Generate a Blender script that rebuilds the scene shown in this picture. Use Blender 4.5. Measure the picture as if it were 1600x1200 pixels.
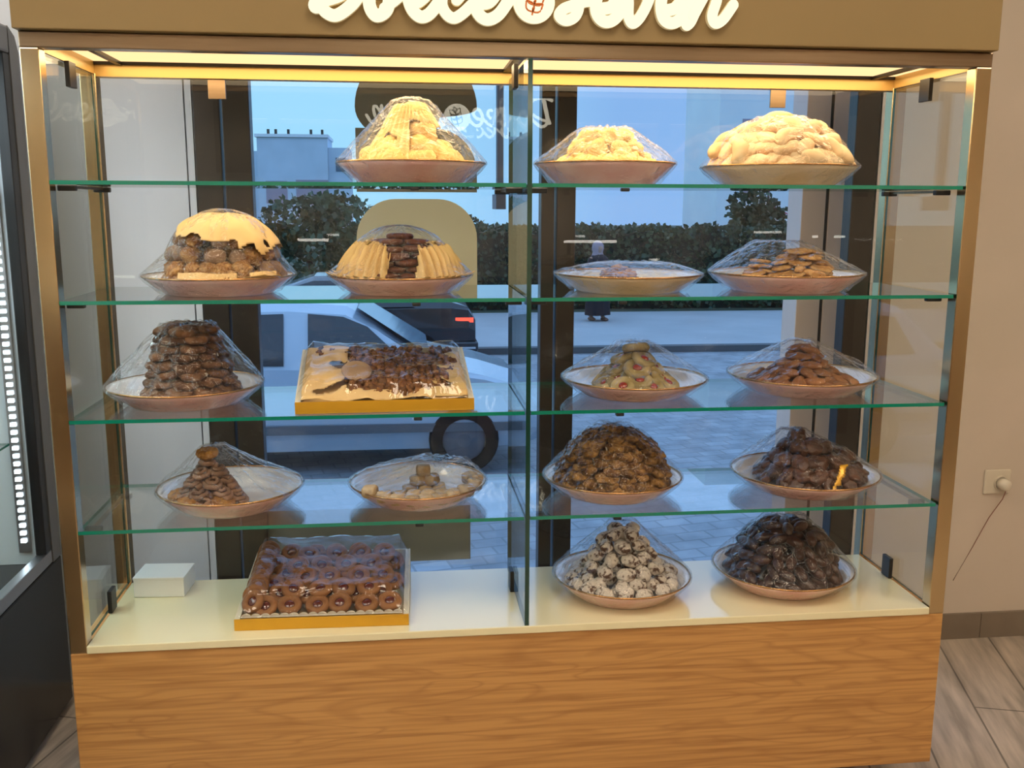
import bpy, bmesh, math, random
from math import pi, sin, cos, radians, sqrt, atan2, hypot, exp
from mathutils import Vector, Matrix, noise

for o in list(bpy.data.objects):
    bpy.data.objects.remove(o)
scene = bpy.context.scene
COL = scene.collection

# ------------------------------------------------------------------ camera
cam_data = bpy.data.cameras.new('camera')
cam = bpy.data.objects.new('camera', cam_data)
COL.objects.link(cam)
scene.camera = cam
cam_data.sensor_width = 36.0
cam_data.lens = 36.0 * 1512.9 / 1600.0
cam_data.clip_start = 0.05
cam_data.clip_end = 400
YAW, PITCH, ROLL = 0.115974, 0.182366, 0.003617
fw = Vector((sin(YAW) * cos(PITCH), cos(YAW) * cos(PITCH), -sin(PITCH)))
rt = Vector((cos(YAW), -sin(YAW), 0))
up = rt.cross(fw)
r2 = rt * cos(ROLL) + up * sin(ROLL)
u2 = -rt * sin(ROLL) + up * cos(ROLL)
cam.matrix_world = Matrix(((r2.x, u2.x, -fw.x, 0.71988), (r2.y, u2.y, -fw.y, -2.04675),
                           (r2.z, u2.z, -fw.z, 1.45415), (0, 0, 0, 1)))

# ------------------------------------------------------------------ sky
world = bpy.data.worlds.new('sky')
scene.world = world
world.use_nodes = True
wn = world.node_tree
wn.nodes.clear()
w_out = wn.nodes.new('ShaderNodeOutputWorld')
w_bg = wn.nodes.new('ShaderNodeBackground')
w_tc = wn.nodes.new('ShaderNodeTexCoord')
w_sep = wn.nodes.new('ShaderNodeSeparateXYZ')
w_ramp = wn.nodes.new('ShaderNodeValToRGB')      # brighter towards the west end of the street
w_ramp.color_ramp.elements[0].position = 0.0
w_ramp.color_ramp.elements[0].color = (0.40, 0.80, 1.12, 1)
w_ramp.color_ramp.elements[1].position = 0.22
w_ramp.color_ramp.elements[1].color = (0.28, 0.52, 0.94, 1)
w_mr = wn.nodes.new('ShaderNodeMapRange')
w_mr.inputs[1].default_value = 0.0
w_mr.inputs[2].default_value = 1.0
w_zen = wn.nodes.new('ShaderNodeMix')
w_zen.data_type = 'RGBA'
w_zen.inputs[7].default_value = (0.52, 0.92, 1.6, 1)
w_zr = wn.nodes.new('ShaderNodeMapRange')
w_zr.inputs[1].default_value = 0.10
w_zr.inputs[2].default_value = 0.30
wn.links.new(w_tc.outputs['Generated'], w_sep.inputs[0])
wn.links.new(w_sep.outputs['X'], w_mr.inputs[0])
wn.links.new(w_mr.outputs[0], w_ramp.inputs[0])
wn.links.new(w_sep.outputs['Z'], w_zr.inputs[0])
wn.links.new(w_zr.outputs[0], w_zen.inputs[0])
wn.links.new(w_ramp.outputs[0], w_zen.inputs[6])
wn.links.new(w_zen.outputs[2], w_bg.inputs[0])
wn.links.new(w_bg.outputs[0], w_out.inputs[0])
w_bg.inputs[1].default_value = 1.0

# ------------------------------------------------------------------ exposure
vs = scene.view_settings
vs.view_transform = 'Standard'
vs.look = 'None'
vs.gamma = 1.0
vs.use_curve_mapping = False
vs.exposure = 0.0
CEIL_LIGHT = 15.5        # ceiling panels of the shop
LED_LIGHT = 1.5          # warm panel in the cabinet roof
CABINET_LAMP = 7.6       # watts of the warm lamp behind the cabinet's roof diffuser
scene.cycles.transparent_max_bounces = 48
scene.cycles.max_bounces = 10
scene.cycles.caustics_reflective = False
scene.cycles.caustics_refractive = False


lamp_data = bpy.data.lights.new('cabinet_roof_lamp', 'AREA')
lamp_data.shape = 'RECTANGLE'
lamp_data.size, lamp_data.size_y = 1.90, 0.30
lamp_data.energy = CABINET_LAMP
lamp_data.color = (1.0, 0.76, 0.44)
lamp_obj = bpy.data.objects.new('cabinet_roof_lamp', lamp_data)
COL.objects.link(lamp_obj)
lamp_obj.location = (1.0, 0.2, 1.7662)


# ------------------------------------------------------------------ materials
def newmat(name):
    m = bpy.data.materials.new(name)
    m.use_nodes = True
    nt = m.node_tree
    nt.nodes.clear()
    out = nt.nodes.new('ShaderNodeOutputMaterial')
    return m, nt, out


def P(name, col, rough=0.5, metal=0.0, col2=None, scale=8.0, bump=0.0, bscale=None, coat=0.0, stretch=None,
      emit=0.0, emit_col=None, per_object=0.0, spec=0.5, detail=4.0, lo=0.35, hi=0.65, trans=0.0):
    m, nt, out = newmat(name)
    b = nt.nodes.new('ShaderNodeBsdfPrincipled')
    nt.links.new(b.outputs[0], out.inputs[0])
    b.inputs['Base Color'].default_value = (*col, 1)
    b.inputs['Roughness'].default_value = rough
    b.inputs['Metallic'].default_value = metal
    b.inputs['Specular IOR Level'].default_value = spec
    b.inputs['Coat Weight'].default_value = coat
    b.inputs['Coat Roughness'].default_value = 0.05
    if trans:
        b.inputs['Transmission Weight'].default_value = trans
    src = None
    tc = None
    if col2 is not None or bump:
        tc = nt.nodes.new('ShaderNodeTexCoord')
        mp = nt.nodes.new('ShaderNodeMapping')
        nt.links.new(tc.outputs['Object'], mp.inputs[0])
        if stretch:
            mp.inputs['Scale'].default_value = stretch
    if col2 is not None:
        n = nt.nodes.new('ShaderNodeTexNoise')
        n.inputs['Scale'].default_value = scale
        n.inputs['Detail'].default_value = detail
        nt.links.new(mp.outputs[0], n.inputs[0])
        mr = nt.nodes.new('ShaderNodeMapRange')
        mr.inputs[1].default_value = lo
        mr.inputs[2].default_value = hi
        nt.links.new(n.outputs[0], mr.inputs[0])
        mx = nt.nodes.new('ShaderNodeMix')
        mx.data_type = 'RGBA'
        mx.inputs[6].default_value = (*col, 1)
        mx.inputs[7].default_value = (*col2, 1)
        nt.links.new(mr.outputs[0], mx.inputs[0])
        src = mx.outputs[2]
    if per_object:
        oi = nt.nodes.new('ShaderNodeObjectInfo')
        hs = nt.nodes.new('ShaderNodeHueSaturation')
        mr2 = nt.nodes.new('ShaderNodeMapRange')
        mr2.inputs[3].default_value = 1 - per_object
        mr2.inputs[4].default_value = 1 + per_object
        nt.links.new(oi.outputs['Random'], mr2.inputs[0])
        nt.links.new(mr2.outputs[0], hs.inputs['Value'])
        if src is not None:
            nt.links.new(src, hs.inputs['Color'])
        else:
            hs.inputs['Color'].default_value = (*col, 1)
        src = hs.outputs[0]
    if src is not None:
        nt.links.new(src, b.inputs['Base Color'])
    if bump:
        n2 = nt.nodes.new('ShaderNodeTexNoise')
        n2.inputs['Scale'].default_value = bscale or scale * 2
        n2.inputs['Detail'].default_value = 5
        nt.links.new(mp.outputs[0], n2.inputs[0])
        bp = nt.nodes.new('ShaderNodeBump')
        bp.inputs['Strength'].default_value = bump
        bp.inputs['Distance'].default_value = 0.01
        nt.links.new(n2.outputs[0], bp.inputs['Height'])
        nt.links.new(bp.outputs[0], b.inputs['Normal'])
    if emit:
        b.inputs['Emission Color'].default_value = (*(emit_col or col), 1)
        b.inputs['Emission Strength'].default_value = emit
    return m


def thin_glass(name, tint, rough=0.0, f0=0.04, gain=1.0, cap=0.95, bump=0.0, bscale=20, haze=0.0, haze_col=(0.9, 0.93, 1.0), stretch=None):
    """a clear sheet: transparent plus a mirror share that follows Schlick's law"""
    m, nt, out = newmat(name)
    N = nt.nodes.new
    geo = N('ShaderNodeNewGeometry')
    dot = N('ShaderNodeVectorMath'); dot.operation = 'DOT_PRODUCT'
    nt.links.new(geo.outputs['Incoming'], dot.inputs[0])
    gl = N('ShaderNodeBsdfGlossy')
    gl.inputs['Roughness'].default_value = rough
    if bump:
        tc = N('ShaderNodeTexCoord'); mp = N('ShaderNodeMapping')
        nt.links.new(tc.outputs['Object'], mp.inputs[0])
        if stretch:
            mp.inputs['Scale'].default_value = stretch
        nz = N('ShaderNodeTexNoise'); nz.inputs['Scale'].default_value = bscale; nz.inputs['Detail'].default_value = 3
        nz.inputs['Distortion'].default_value = 1.2
        nt.links.new(mp.outputs[0], nz.inputs[0])
        bp = N('ShaderNodeBump'); bp.inputs['Strength'].default_value = bump; bp.inputs['Distance'].default_value = 0.02
        nt.links.new(nz.outputs[0], bp.inputs['Height'])
        nt.links.new(bp.outputs[0], dot.inputs[1])
        nt.links.new(bp.outputs[0], gl.inputs['Normal'])
    else:
        nt.links.new(geo.outputs['Normal'], dot.inputs[1])
    ab = N('ShaderNodeMath'); ab.operation = 'ABSOLUTE'
    nt.links.new(dot.outputs['Value'], ab.inputs[0])
    inv = N('ShaderNodeMath'); inv.operation = 'SUBTRACT'; inv.inputs[0].default_value = 1.0; inv.use_clamp = True
    nt.links.new(ab.outputs[0], inv.inputs[1])
    pw = N('ShaderNodeMath'); pw.operation = 'POWER'; pw.inputs[1].default_value = 5.0
    nt.links.new(inv.outputs[0], pw.inputs[0])
    ma = N('ShaderNodeMath'); ma.operation = 'MULTIPLY_ADD'; ma.use_clamp = True
    ma.inputs[1].default_value = (1 - f0) * gain
    ma.inputs[2].default_value = f0 * gain
    nt.links.new(pw.outputs[0], ma.inputs[0])
    mn = N('ShaderNodeMath'); mn.operation = 'MINIMUM'; mn.inputs[1].default_value = cap
    nt.links.new(ma.outputs[0], mn.inputs[0])
    tr = N('ShaderNodeBsdfTransparent'); tr.inputs[0].default_value = (*tint, 1)
    body = tr.outputs[0]
    if haze:
        df = N('ShaderNodeBsdfTranslucent'); df.inputs[0].default_value = (*haze_col, 1)
        d2 = N('ShaderNodeBsdfDiffuse'); d2.inputs[0].default_value = (*haze_col, 1)
        a = N('ShaderNodeMixShader'); a.inputs[0].default_value = 0.5
        nt.links.new(df.outputs[0], a.inputs[1]); nt.links.new(d2.outputs[0], a.inputs[2])
        h = N('ShaderNodeMixShader'); h.inputs[0].default_value = haze
        nt.links.new(tr.outputs[0], h.inputs[1]); nt.links.new(a.outputs[0], h.inputs[2])
        body = h.outputs[0]
    mix = N('ShaderNodeMixShader')
    nt.links.new(mn.outputs[0], mix.inputs[0])
    nt.links.new(body, mix.inputs[1]); nt.links.new(gl.outputs[0], mix.inputs[2])
    nt.links.new(mix.outputs[0], out.inputs[0])
    return m


def emission(name, col, strength):
    m, nt, out = newmat(name)
    e = nt.nodes.new('ShaderNodeEmission')
    e.inputs[0].default_value = (*col, 1)
    e.inputs[1].default_value = strength
    nt.links.new(e.outputs[0], out.inputs[0])
    return m


def brick_mat(name, c1, c2, mortar, rot, bw, bh, rough=0.6, mort=0.003, bump=0.3, streak=None, offset=0.5, vary=None):
    m, nt, out = newmat(name)
    N = nt.nodes.new
    b = N('ShaderNodeBsdfPrincipled')
    b.inputs['Roughness'].default_value = rough
    nt.links.new(b.outputs[0], out.inputs[0])
    tc = N('ShaderNodeTexCoord'); mp = N('ShaderNodeMapping')
    nt.links.new(tc.outputs['Object'], mp.inputs[0])
    mp.inputs['Rotation'].default_value = (0, 0, rot)
    br = N('ShaderNodeTexBrick')
    br.offset = offset
    br.inputs['Color1'].default_value = (*c1, 1)
    br.inputs['Color2'].default_value = (*c2, 1)
    br.inputs['Mortar'].default_value = (*mortar, 1)
    br.inputs['Scale'].default_value = 1.0
    br.inputs['Mortar Size'].default_value = mort
    br.inputs['Brick Width'].default_value = bw
    br.inputs['Row Height'].default_value = bh
    nt.links.new(mp.outputs[0], br.inputs[0])
    n = N('ShaderNodeTexNoise'); n.inputs['Scale'].default_value = 3.0; n.inputs['Detail'].default_value = 6
    mp2 = N('ShaderNodeMapping')
    nt.links.new(mp.outputs[0], mp2.inputs[0])
    mp2.inputs['Scale'].default_value = streak or (1, 1, 1)
    nt.links.new(mp2.outputs[0], n.inputs[0])
    mr = N('ShaderNodeMapRange'); mr.inputs[1].default_value = 0.3; mr.inputs[2].default_value = 0.7
    lo, hi = vary or (0.75, 1.2)
    mr.inputs[3].default_value = lo; mr.inputs[4].default_value = hi
    nt.links.new(n.outputs[0], mr.inputs[0])
    mul = N('ShaderNodeVectorMath'); mul.operation = 'SCALE'
    nt.links.new(br.outputs['Color'], mul.inputs[0]); nt.links.new(mr.outputs[0], mul.inputs['Scale'])
    nt.links.new(mul.outputs[0], b.inputs['Base Color'])
    bp = N('ShaderNodeBump'); bp.inputs['Strength'].default_value = bump; bp.inputs['Distance'].default_value = 0.005
    bp.invert = True
    nt.links.new(br.outputs['Fac'], bp.inputs['Height']); nt.links.new(bp.outputs[0], b.inputs['Normal'])
    return m


def wood_mat(name, c1, c2, c3, rough=0.35):
    """oak laminate, grain running along x with cathedral rings"""
    m, nt, out = newmat(name)
    N = nt.nodes.new
    b = N('ShaderNodeBsdfPrincipled'); b.inputs['Roughness'].default_value = rough
    nt.links.new(b.outputs[0], out.inputs[0])
    tc = N('ShaderNodeTexCoord')
    mp = N('ShaderNodeMapping'); mp.inputs['Scale'].default_value = (1.1, 1.0, 7.0)
    nt.links.new(tc.outputs['Object'], mp.inputs[0])
    n1 = N('ShaderNodeTexNoise'); n1.inputs['Scale'].default_value = 1.6; n1.inputs['Detail'].default_value = 2
    n1.inputs['Distortion'].default_value = 0.5
    nt.links.new(mp.outputs[0], n1.inputs[0])
    mu = N('ShaderNodeMath'); mu.operation = 'MULTIPLY'; mu.inputs[1].default_value = 9.0
    nt.links.new(n1.outputs[0], mu.inputs[0])
    fr = N('ShaderNodeMath'); fr.operation = 'PINGPONG'; fr.inputs[1].default_value = 0.5
    nt.links.new(mu.outputs[0], fr.inputs[0])
    r = N('ShaderNodeValToRGB')
    r.color_ramp.elements[0].position = 0.0; r.color_ramp.elements[0].color = (*c2, 1)
    r.color_ramp.elements[1].position = 0.18; r.color_ramp.elements[1].color = (*c1, 1)
    nt.links.new(fr.outputs[0], r.inputs[0])
    mp2 = N('ShaderNodeMapping'); mp2.inputs['Scale'].default_value = (1.6, 2.0, 60.0)
    nt.links.new(tc.outputs['Object'], mp2.inputs[0])
    n2 = N('ShaderNodeTexNoise'); n2.inputs['Scale'].default_value = 2.0; n2.inputs['Detail'].default_value = 6
    nt.links.new(mp2.outputs[0], n2.inputs[0])
    mr = N('ShaderNodeMapRange'); mr.inputs[1].default_value = 0.42; mr.inputs[2].default_value = 0.70
    mr.inputs[4].default_value = 0.85
    nt.links.new(n2.outputs[0], mr.inputs[0])
    mx = N('ShaderNodeMix'); mx.data_type = 'RGBA'
    nt.links.new(mr.outputs[0], mx.inputs[0]); nt.links.new(r.outputs[0], mx.inputs[6])
    mx.inputs[7].default_value = (*c3, 1)
    nt.links.new(mx.outputs[2], b.inputs['Base Color'])
    return m


# ------------------------------------------------------------------ mesh builder
class MB:
    def __init__(self):
        self.v, self.f, self.mi = [], [], []

    def add(self, vs, fs, mi=0):
        n = len(self.v)
        self.v += [tuple(p) for p in vs]
        for f in fs:
            self.f.append([i + n for i in f])
            self.mi.append(mi)
        return self

    def box(self, a, b, mi=0, M=None):
        x0, y0, z0 = a; x1, y1, z1 = b
        vs = [Vector(p) for p in ((x0, y0, z0), (x1, y0, z0), (x1, y1, z0), (x0, y1, z0),
                                  (x0, y0, z1), (x1, y0, z1), (x1, y1, z1), (x0, y1, z1))]
        if M is not None:
            vs = [M @ p for p in vs]
        return self.add(vs, [(0, 3, 2, 1), (4, 5, 6, 7), (0, 1, 5, 4), (1, 2, 6, 5), (2, 3, 7, 6), (3, 0, 4, 7)], mi)

    def lathe(self, prof, seg=32, c=(0, 0, 0), mi=0, mis=None, cap0=False, cap1=False, rfun=None):
        vs, fs, ms = [], [], []
        for (r, z) in prof:
            for i in range(seg):
                a = 2 * pi * i / seg
                k = rfun(a, r) if rfun else 1.0
                vs.append((c[0] + r * k * cos(a), c[1] + r * k * sin(a), c[2] + z))
        n = len(self.v)
        self.v += vs
        for j in range(len(prof) - 1):
            for i in range(seg):
                self.f.append([n + j * seg + i, n + j * seg + (i + 1) % seg, n + (j + 1) * seg + (i + 1) % seg, n + (j + 1) * seg + i])
                self.mi.append(mis[j] if mis else mi)
        if cap0:
            self.f.append([n + i for i in range(seg)][::-1]); self.mi.append(mis[0] if mis else mi)
        if cap1:
            self.f.append([n + (len(prof) - 1) * seg + i for i in range(seg)]); self.mi.append(mis[-1] if mis else mi)
        return self

    def tube(self, pts, rad, seg=8, mi=0, closed=False):
        pts = [Vector(p) for p in pts]
        n0 = len(self.v)
        m = len(pts)
        for i, p in enumerate(pts):
            a = pts[i - 1] if (i > 0 or closed) else p
            b = pts[(i + 1) % m] if (i < m - 1 or closed) else p
            t = (b - a).normalized()
            ref = Vector((0, 0, 1)) if abs(t.z) < 0.9 else Vector((1, 0, 0))
            s = t.cross(ref).normalized(); q = s.cross(t)
            r = rad[i] if isinstance(rad, (list, tuple)) else rad
            for k in range(seg):
                an = 2 * pi * k / seg
                self.v.append(tuple(p + s * (r * cos(an)) + q * (r * sin(an))))
        for i in range(m if closed else m - 1):
            for k in range(seg):
                a0 = n0 + i * seg; b0 = n0 + ((i + 1) % m) * seg
                self.f.append([a0 + k, a0 + (k + 1) % seg, b0 + (k + 1) % seg, b0 + k]); self.mi.append(mi)
        if not closed:
            self.f.append([n0 + k for k in range(seg)][::-1]); self.mi.append(mi)
            self.f.append([n0 + (m - 1) * seg + k for k in range(seg)]); self.mi.append(mi)
        return self

    def prism(self, poly, axis, a, b, mi=0):
        """extrude a 2-D polygon along an axis ('x','y','z') from a to b"""
        def pt(p, t):
            return {'x': (t, p[0], p[1]), 'y': (p[0], t, p[1]), 'z': (p[0], p[1], t)}[axis]
        n = len(poly)
        vs = [pt(p, a) for p in poly] + [pt(p, b) for p in poly]
        fs = [list(range(n))[::-1], list(range(n, 2 * n))] + [[i, (i + 1) % n, n + (i + 1) % n, n + i] for i in range(n)]
        return self.add(vs, fs, mi)

    def mesh(self, name, mats, smooth=False):
        me = bpy.data.meshes.new(name)
        me.from_pydata(self.v, [], self.f)
        for m in (mats if isinstance(mats, (list, tuple)) else [mats]):
            me.materials.append(m)
        me.polygons.foreach_set('material_index', self.mi)
        bm = bmesh.new(); bm.from_mesh(me)
        bmesh.ops.recalc_face_normals(bm, faces=bm.faces)
        bm.to_mesh(me); bm.free()
        if smooth:
            me.polygons.foreach_set('use_smooth', [True] * len(me.polygons))
        me.update()
        return me

    def build(self, name, mats, parent=None, smooth=False, bevel=0.0):
        o = bpy.data.objects.new(name, self.mesh(name, mats, smooth))
        COL.objects.link(o)
        if parent is not None:
            o.parent = parent
        if bevel:
            b = o.modifiers.new('bevel', 'BEVEL'); b.width = bevel; b.segments = 2; b.limit_method = 'ANGLE'
        return o


def tag(o, label, cat, group=None, kind=None):
    o['label'] = label
    o['category'] = cat
    if group:
        o['group'] = group
    if kind:
        o['kind'] = kind
    return o


def thing(name, label, cat, loc=(0, 0, 0), rz=0, group=None, kind=None):
    o = bpy.data.objects.new(name, None)
    o.empty_display_size = 0.05
    COL.objects.link(o)
    o.location = loc
    o.rotation_euler = (0, 0, rz)
    return tag(o, label, cat, group, kind)


def copy_tree(o, parent=None):
    c = o.copy()
    COL.objects.link(c)
    if parent is not None:
        c.parent = parent
    for ch in list(o.children):
        copy_tree(ch, c)
    return c


def local(root_loc, p):
    return (p[0] - root_loc[0], p[1] - root_loc[1], p[2] - root_loc[2])


# ------------------------------------------------------------------ material library
M_white_wall = P('white wall paint', (0.60, 0.67, 0.80), 0.6, col2=(0.57, 0.64, 0.78), scale=2)
M_cream_wall = P('cream wall paint', (0.66, 0.56, 0.47), 0.65, col2=(0.62, 0.53, 0.44), scale=3, bump=0.05, bscale=40)
M_ceiling = P('ceiling paint', (0.8, 0.78, 0.74), 0.8)
M_floor = brick_mat('wood look floor tile', (0.44, 0.36, 0.29), (0.54, 0.45, 0.37), (0.18, 0.15, 0.12), radians(-73), 1.1, 0.18,
                    rough=0.35, streak=(1.2, 9, 1), vary=(0.6, 1.3))
M_base_tile = P('taupe skirting tile', (0.20, 0.155, 0.115), 0.4, col2=(0.24, 0.19, 0.145), scale=5)
M_oak = wood_mat('oak laminate', (0.58, 0.300, 0.098), (0.47, 0.230, 0.072), (0.36, 0.160, 0.045))
M_deck = P('cream gloss laminate', (0.81, 0.73, 0.47), 0.12, coat=0.6, spec=0.6)
M_bronze = P('bronze steel', (0.66, 0.50, 0.29), 0.2, 1.0, col2=(0.58, 0.43, 0.24), scale=3)
M_rail = P('brushed bronze rail', (0.30, 0.21, 0.13), 0.28, 1.0, col2=(0.36, 0.26, 0.17), scale=4, stretch=(1, 20, 20))
M_goldrail = P('gold rail', (0.62, 0.40, 0.13), 0.35, 0.3)
M_dark = P('dark bracket steel', (0.025, 0.022, 0.02), 0.35, 0.6)
M_black = P('black plastic', (0.012, 0.012, 0.014), 0.4)
M_steel = P('grey steel', (0.45, 0.45, 0.47), 0.3, 1.0)
M_led = emission('warm cabinet light', (1.0, 0.64, 0.30), LED_LIGHT)
M_fascia = P('gold brown fascia', (0.265, 0.175, 0.067), 0.55, col2=(0.245, 0.162, 0.062), scale=2)
M_letter = emission('lit cream letter', (1.0, 0.90, 0.62), 1.25)
M_letter_side = P('cream letter edge', (0.8, 0.68, 0.4), 0.4, emit=0.25)
M_orange = P('orange line', (0.62, 0.16, 0.03), 0.5)
M_shelf_glass = thin_glass('clear glass', (0.965, 0.985, 0.975), gain=1.6)
M_side_glass = thin_glass('side glass', (0.95, 0.98, 0.97), gain=0.9)
M_back_glass = thin_glass('back glass', (0.96, 0.98, 0.98), gain=1.0)
M_window_glass = thin_glass('window glass', (0.97, 0.985, 0.99), gain=0.8)
M_glass_edge = P('green glass edge', (0.0, 0.20, 0.13), 0.12, emit=0.0, spec=0.9)
M_divider_edge = P('dark green glass edge', (0.004, 0.045, 0.032), 0.12, spec=0.8)
M_film = thin_glass('clear plastic film', (0.985, 0.98, 0.98), rough=0.05, gain=1.0, cap=0.45, bump=0.7, bscale=30, haze=0.01, f0=0.035)
M_flat_film = thin_glass('clear tray film', (0.985, 0.98, 0.98), rough=0.04, gain=0.8, bump=0.25, bscale=14, haze=0.012, f0=0.05)
M_pink = P('pink marbled glaze', (0.78, 0.43, 0.39), 0.2, col2=(0.86, 0.62, 0.58), scale=11, coat=0.4, detail=7)
M_creamglaze = P('cream glaze', (0.72, 0.56, 0.33), 0.2, col2=(0.78, 0.66, 0.46), scale=9, coat=0.4)
M_whiteglaze = P('white glaze', (0.80, 0.79, 0.82), 0.15, coat=0.5)
M_goldrim = P('gold rim', (0.50, 0.27, 0.10), 0.25, 0.9)
M_frame = P('black window frame', (0.022, 0.019, 0.018), 0.35, col2=(0.03, 0.026, 0.022), scale=3)
M_silver = P('silver trim', (0.75, 0.78, 0.82), 0.3, 0.8)

# ------------------------------------------------------------------ shop shell
def struct(name, label, bm, mat, **k):
    o = bm.build(name, mat, **k)
    o['label'] = label
    o['category'] = name.split('_')[0]
    o['kind'] = 'structure'
    return o


X0, X1, YB, YW, ZC = -2.4, 4.6, -3.6, 0.87, 2.9
struct('floor', 'wood look tile floor of the shop', MB().box((X0, YB, -0.1), (X1, YW, 0)), M_floor)
struct('ceiling', 'plain shop ceiling', MB().box((X0, YB, ZC), (X1, YW + 0.15, ZC + 0.1)), M_ceiling)
struct('wall_left', 'white shop wall beyond the dark refrigerator', MB().box((X0 - 0.1, YB, -0.1), (X0, YW + 0.15, ZC)), M_white_wall)
struct('wall_right', 'cream side wall of the shop', MB().box((X1, YB, -0.1), (X1 + 0.1, YW + 0.15, ZC)), M_cream_wall)
struct('wall_front', 'cream shop wall opposite the display cabinet', MB().box((X0, YB - 0.1, -0.1), (X1, YB, ZC)), M_cream_wall)
WL, WR = 0.145, 2.215
b = MB().box((X0, YW, -1.1), (WL - 0.022, YW + 0.12, ZC))
b.box((WL - 0.018, YW + 0.002, -1.1), (WL, YW + 0.12, ZC))
struct('wall_back_left', 'white wall panel beside the shop window', b, M_white_wall)
struct('wall_back_right', 'cream wall with a white socket beside the cabinet', MB().box((WR, YW, -1.1), (X1, YW + 0.12, ZC)), M_cream_wall)
struct('wall_back_header', 'wall above the shop window', MB().box((WL, YW, 2.45), (WR, YW + 0.12, ZC)), M_white_wall)
struct('wall_back_plinth', 'wall under the shop window', MB().box((WL, YW + 0.01, -1.1), (WR, YW + 0.12, 0.0)), M_white_wall)
b = MB()
x = WR + 0.02
while x < X1:
    b.box((x - 0.02 if x < WR + 0.05 else x + 0.002, YW - 0.012, 0), (min(x + 0.44, X1), YW - 0.0005, 0.09)); x += 0.44
struct('baseboard_back_right', 'taupe tile skirting under the cream wall', b, M_base_tile)

# window: black aluminium frame with two glass panes
win = thing('window_1', 'tall black framed shop window behind the cabinet', 'window', (0, 0.9, 0), kind='structure')
for (xa, xb) in ((0.147, 0.221), (0.227, 0.304), (1.146, 1.186), (1.194, 1.251), (2.119, 2.196)):
    MB().box((xa, -0.028, 0.0), (xb, 0.03, 2.45)).build('frame_post', M_frame, win, bevel=0.003)
for (xa, xb) in ((0.304, 1.146), (1.251, 2.119)):
    MB().box((xa, -0.025, 2.37), (xb, 0.028, 2.45)).build('frame_rail', M_frame, win)
    MB().box((xa, -0.025, 0.0), (xb, 0.028, 0.07)).build('frame_rail', M_frame, win)
    MB().add([(xa, 0, 0.07), (xb, 0, 0.07), (xb, 0, 2.37), (xa, 0, 2.37)], [(0, 1, 2, 3)]).build('glass_pane', M_window_glass, win)
MB().box((2.198, -0.03, 0.0), (2.2145, 0.0, 2.45)).build('trim_strip', M_silver, win)

# ------------------------------------------------------------------ display cabinet
CW, CD = 2.0, 0.395
Z0, Z1 = 0.497, 1.781
SHELF_Z = {1: 1.500, 2: 1.260, 3: 1.0125, 4: 0.7726}     # top faces
DECK = 0.515
cab = thing('display_cabinet', 'oak based glass display cabinet with bronze posts and lit top', 'display cabinet', (1.0, 0.195, 0))
CO = (1.0, 0.195, 0)


def cbox(name, a, b_, mat, bevel=0.0, parent=None, lab=None):
    o = MB().box(local(CO, a), local(CO, b_)).build(name, mat, parent or cab, bevel=bevel)
    if lab:
        o['label'] = lab
    return o


cbox('base_panel', (0, 0, 0.108), (CW, CD, Z0), M_oak, 0.002, lab='oak laminate base')
cbox('toe_kick', (0.05, 0.05, 0), (CW - 0.26, CD - 0.02, 0.1075), M_deck)
cbox('deck', (0.036, -0.004, Z0 + 0.0005), (CW - 0.038, CD - 0.036, DECK), M_deck, 0.002, lab='cream gloss deck')
for x in (0.0, CW - 0.036):
    for y in (0.0, CD - 0.036):
        cbox('post', (x, y, Z0 + 0.0005), (x + 0.036, y + 0.036, Z1 - 0.0305), M_bronze, 0.002, lab='polished bronze post')
cbox('top_rail', (0, 0, Z1 - 0.03), (CW, 0.036, Z1), M_rail, 0.002, lab='brushed bronze top rail')
cbox('top_rail', (0, CD - 0.034, 1.742), (CW, CD, Z1), M_goldrail, lab='gold back rail')
cbox('top_rail', (0, 0.0365, 1.747), (0.034, CD - 0.0345, Z1), M_goldrail, lab='gold side rail')
cbox('top_rail', (CW - 0.034, 0.0365, 1.747), (CW, CD - 0.0345, Z1), M_goldrail, lab='gold side rail')
cbox('light_panel', (0.0345, 0.0365, 1.7755), (CW - 0.0345, CD - 0.0345, 1.7805), M_led, lab='glowing warm light panel')
for x in (0.085, 0.975, CW - 0.097):
    cbox('panel_bar', (x, 0.0365, 1.767), (x + 0.012 + (0.012 if x == 0.975 else 0), CD - 0.0345, 1.7745), M_dark)
cbox('panel_bar', (0.0345, CD - 0.040, 1.768), (CW - 0.0345, CD - 0.0347, 1.7752), M_dark)


def glass_box(name, a, b_, face_mat, edge_mat, parent, edge_axes, origin):
    """a sheet of glass; the faces on edge_axes are its cut edges"""
    m = MB()
    x0, y0, z0 = local(origin, a); x1, y1, z1 = local(origin, b_)
    vs = [(x0, y0, z0), (x1, y0, z0), (x1, y1, z0), (x0, y1, z0), (x0, y0, z1), (x1, y0, z1), (x1, y1, z1), (x0, y1, z1)]
    fs = [((0, 3, 2, 1), 'z'), ((4, 5, 6, 7), 'z'), ((0, 1, 5, 4), 'y'), ((1, 2, 6, 5), 'x'), ((2, 3, 7, 6), 'y'), ((3, 0, 4, 7), 'x')]
    for f, ax in fs:
        m.f.append(list(f)); m.mi.append(1 if ax in edge_axes else 0)
    m.v = vs
    return m.build(name, [face_mat, edge_mat], parent)


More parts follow.
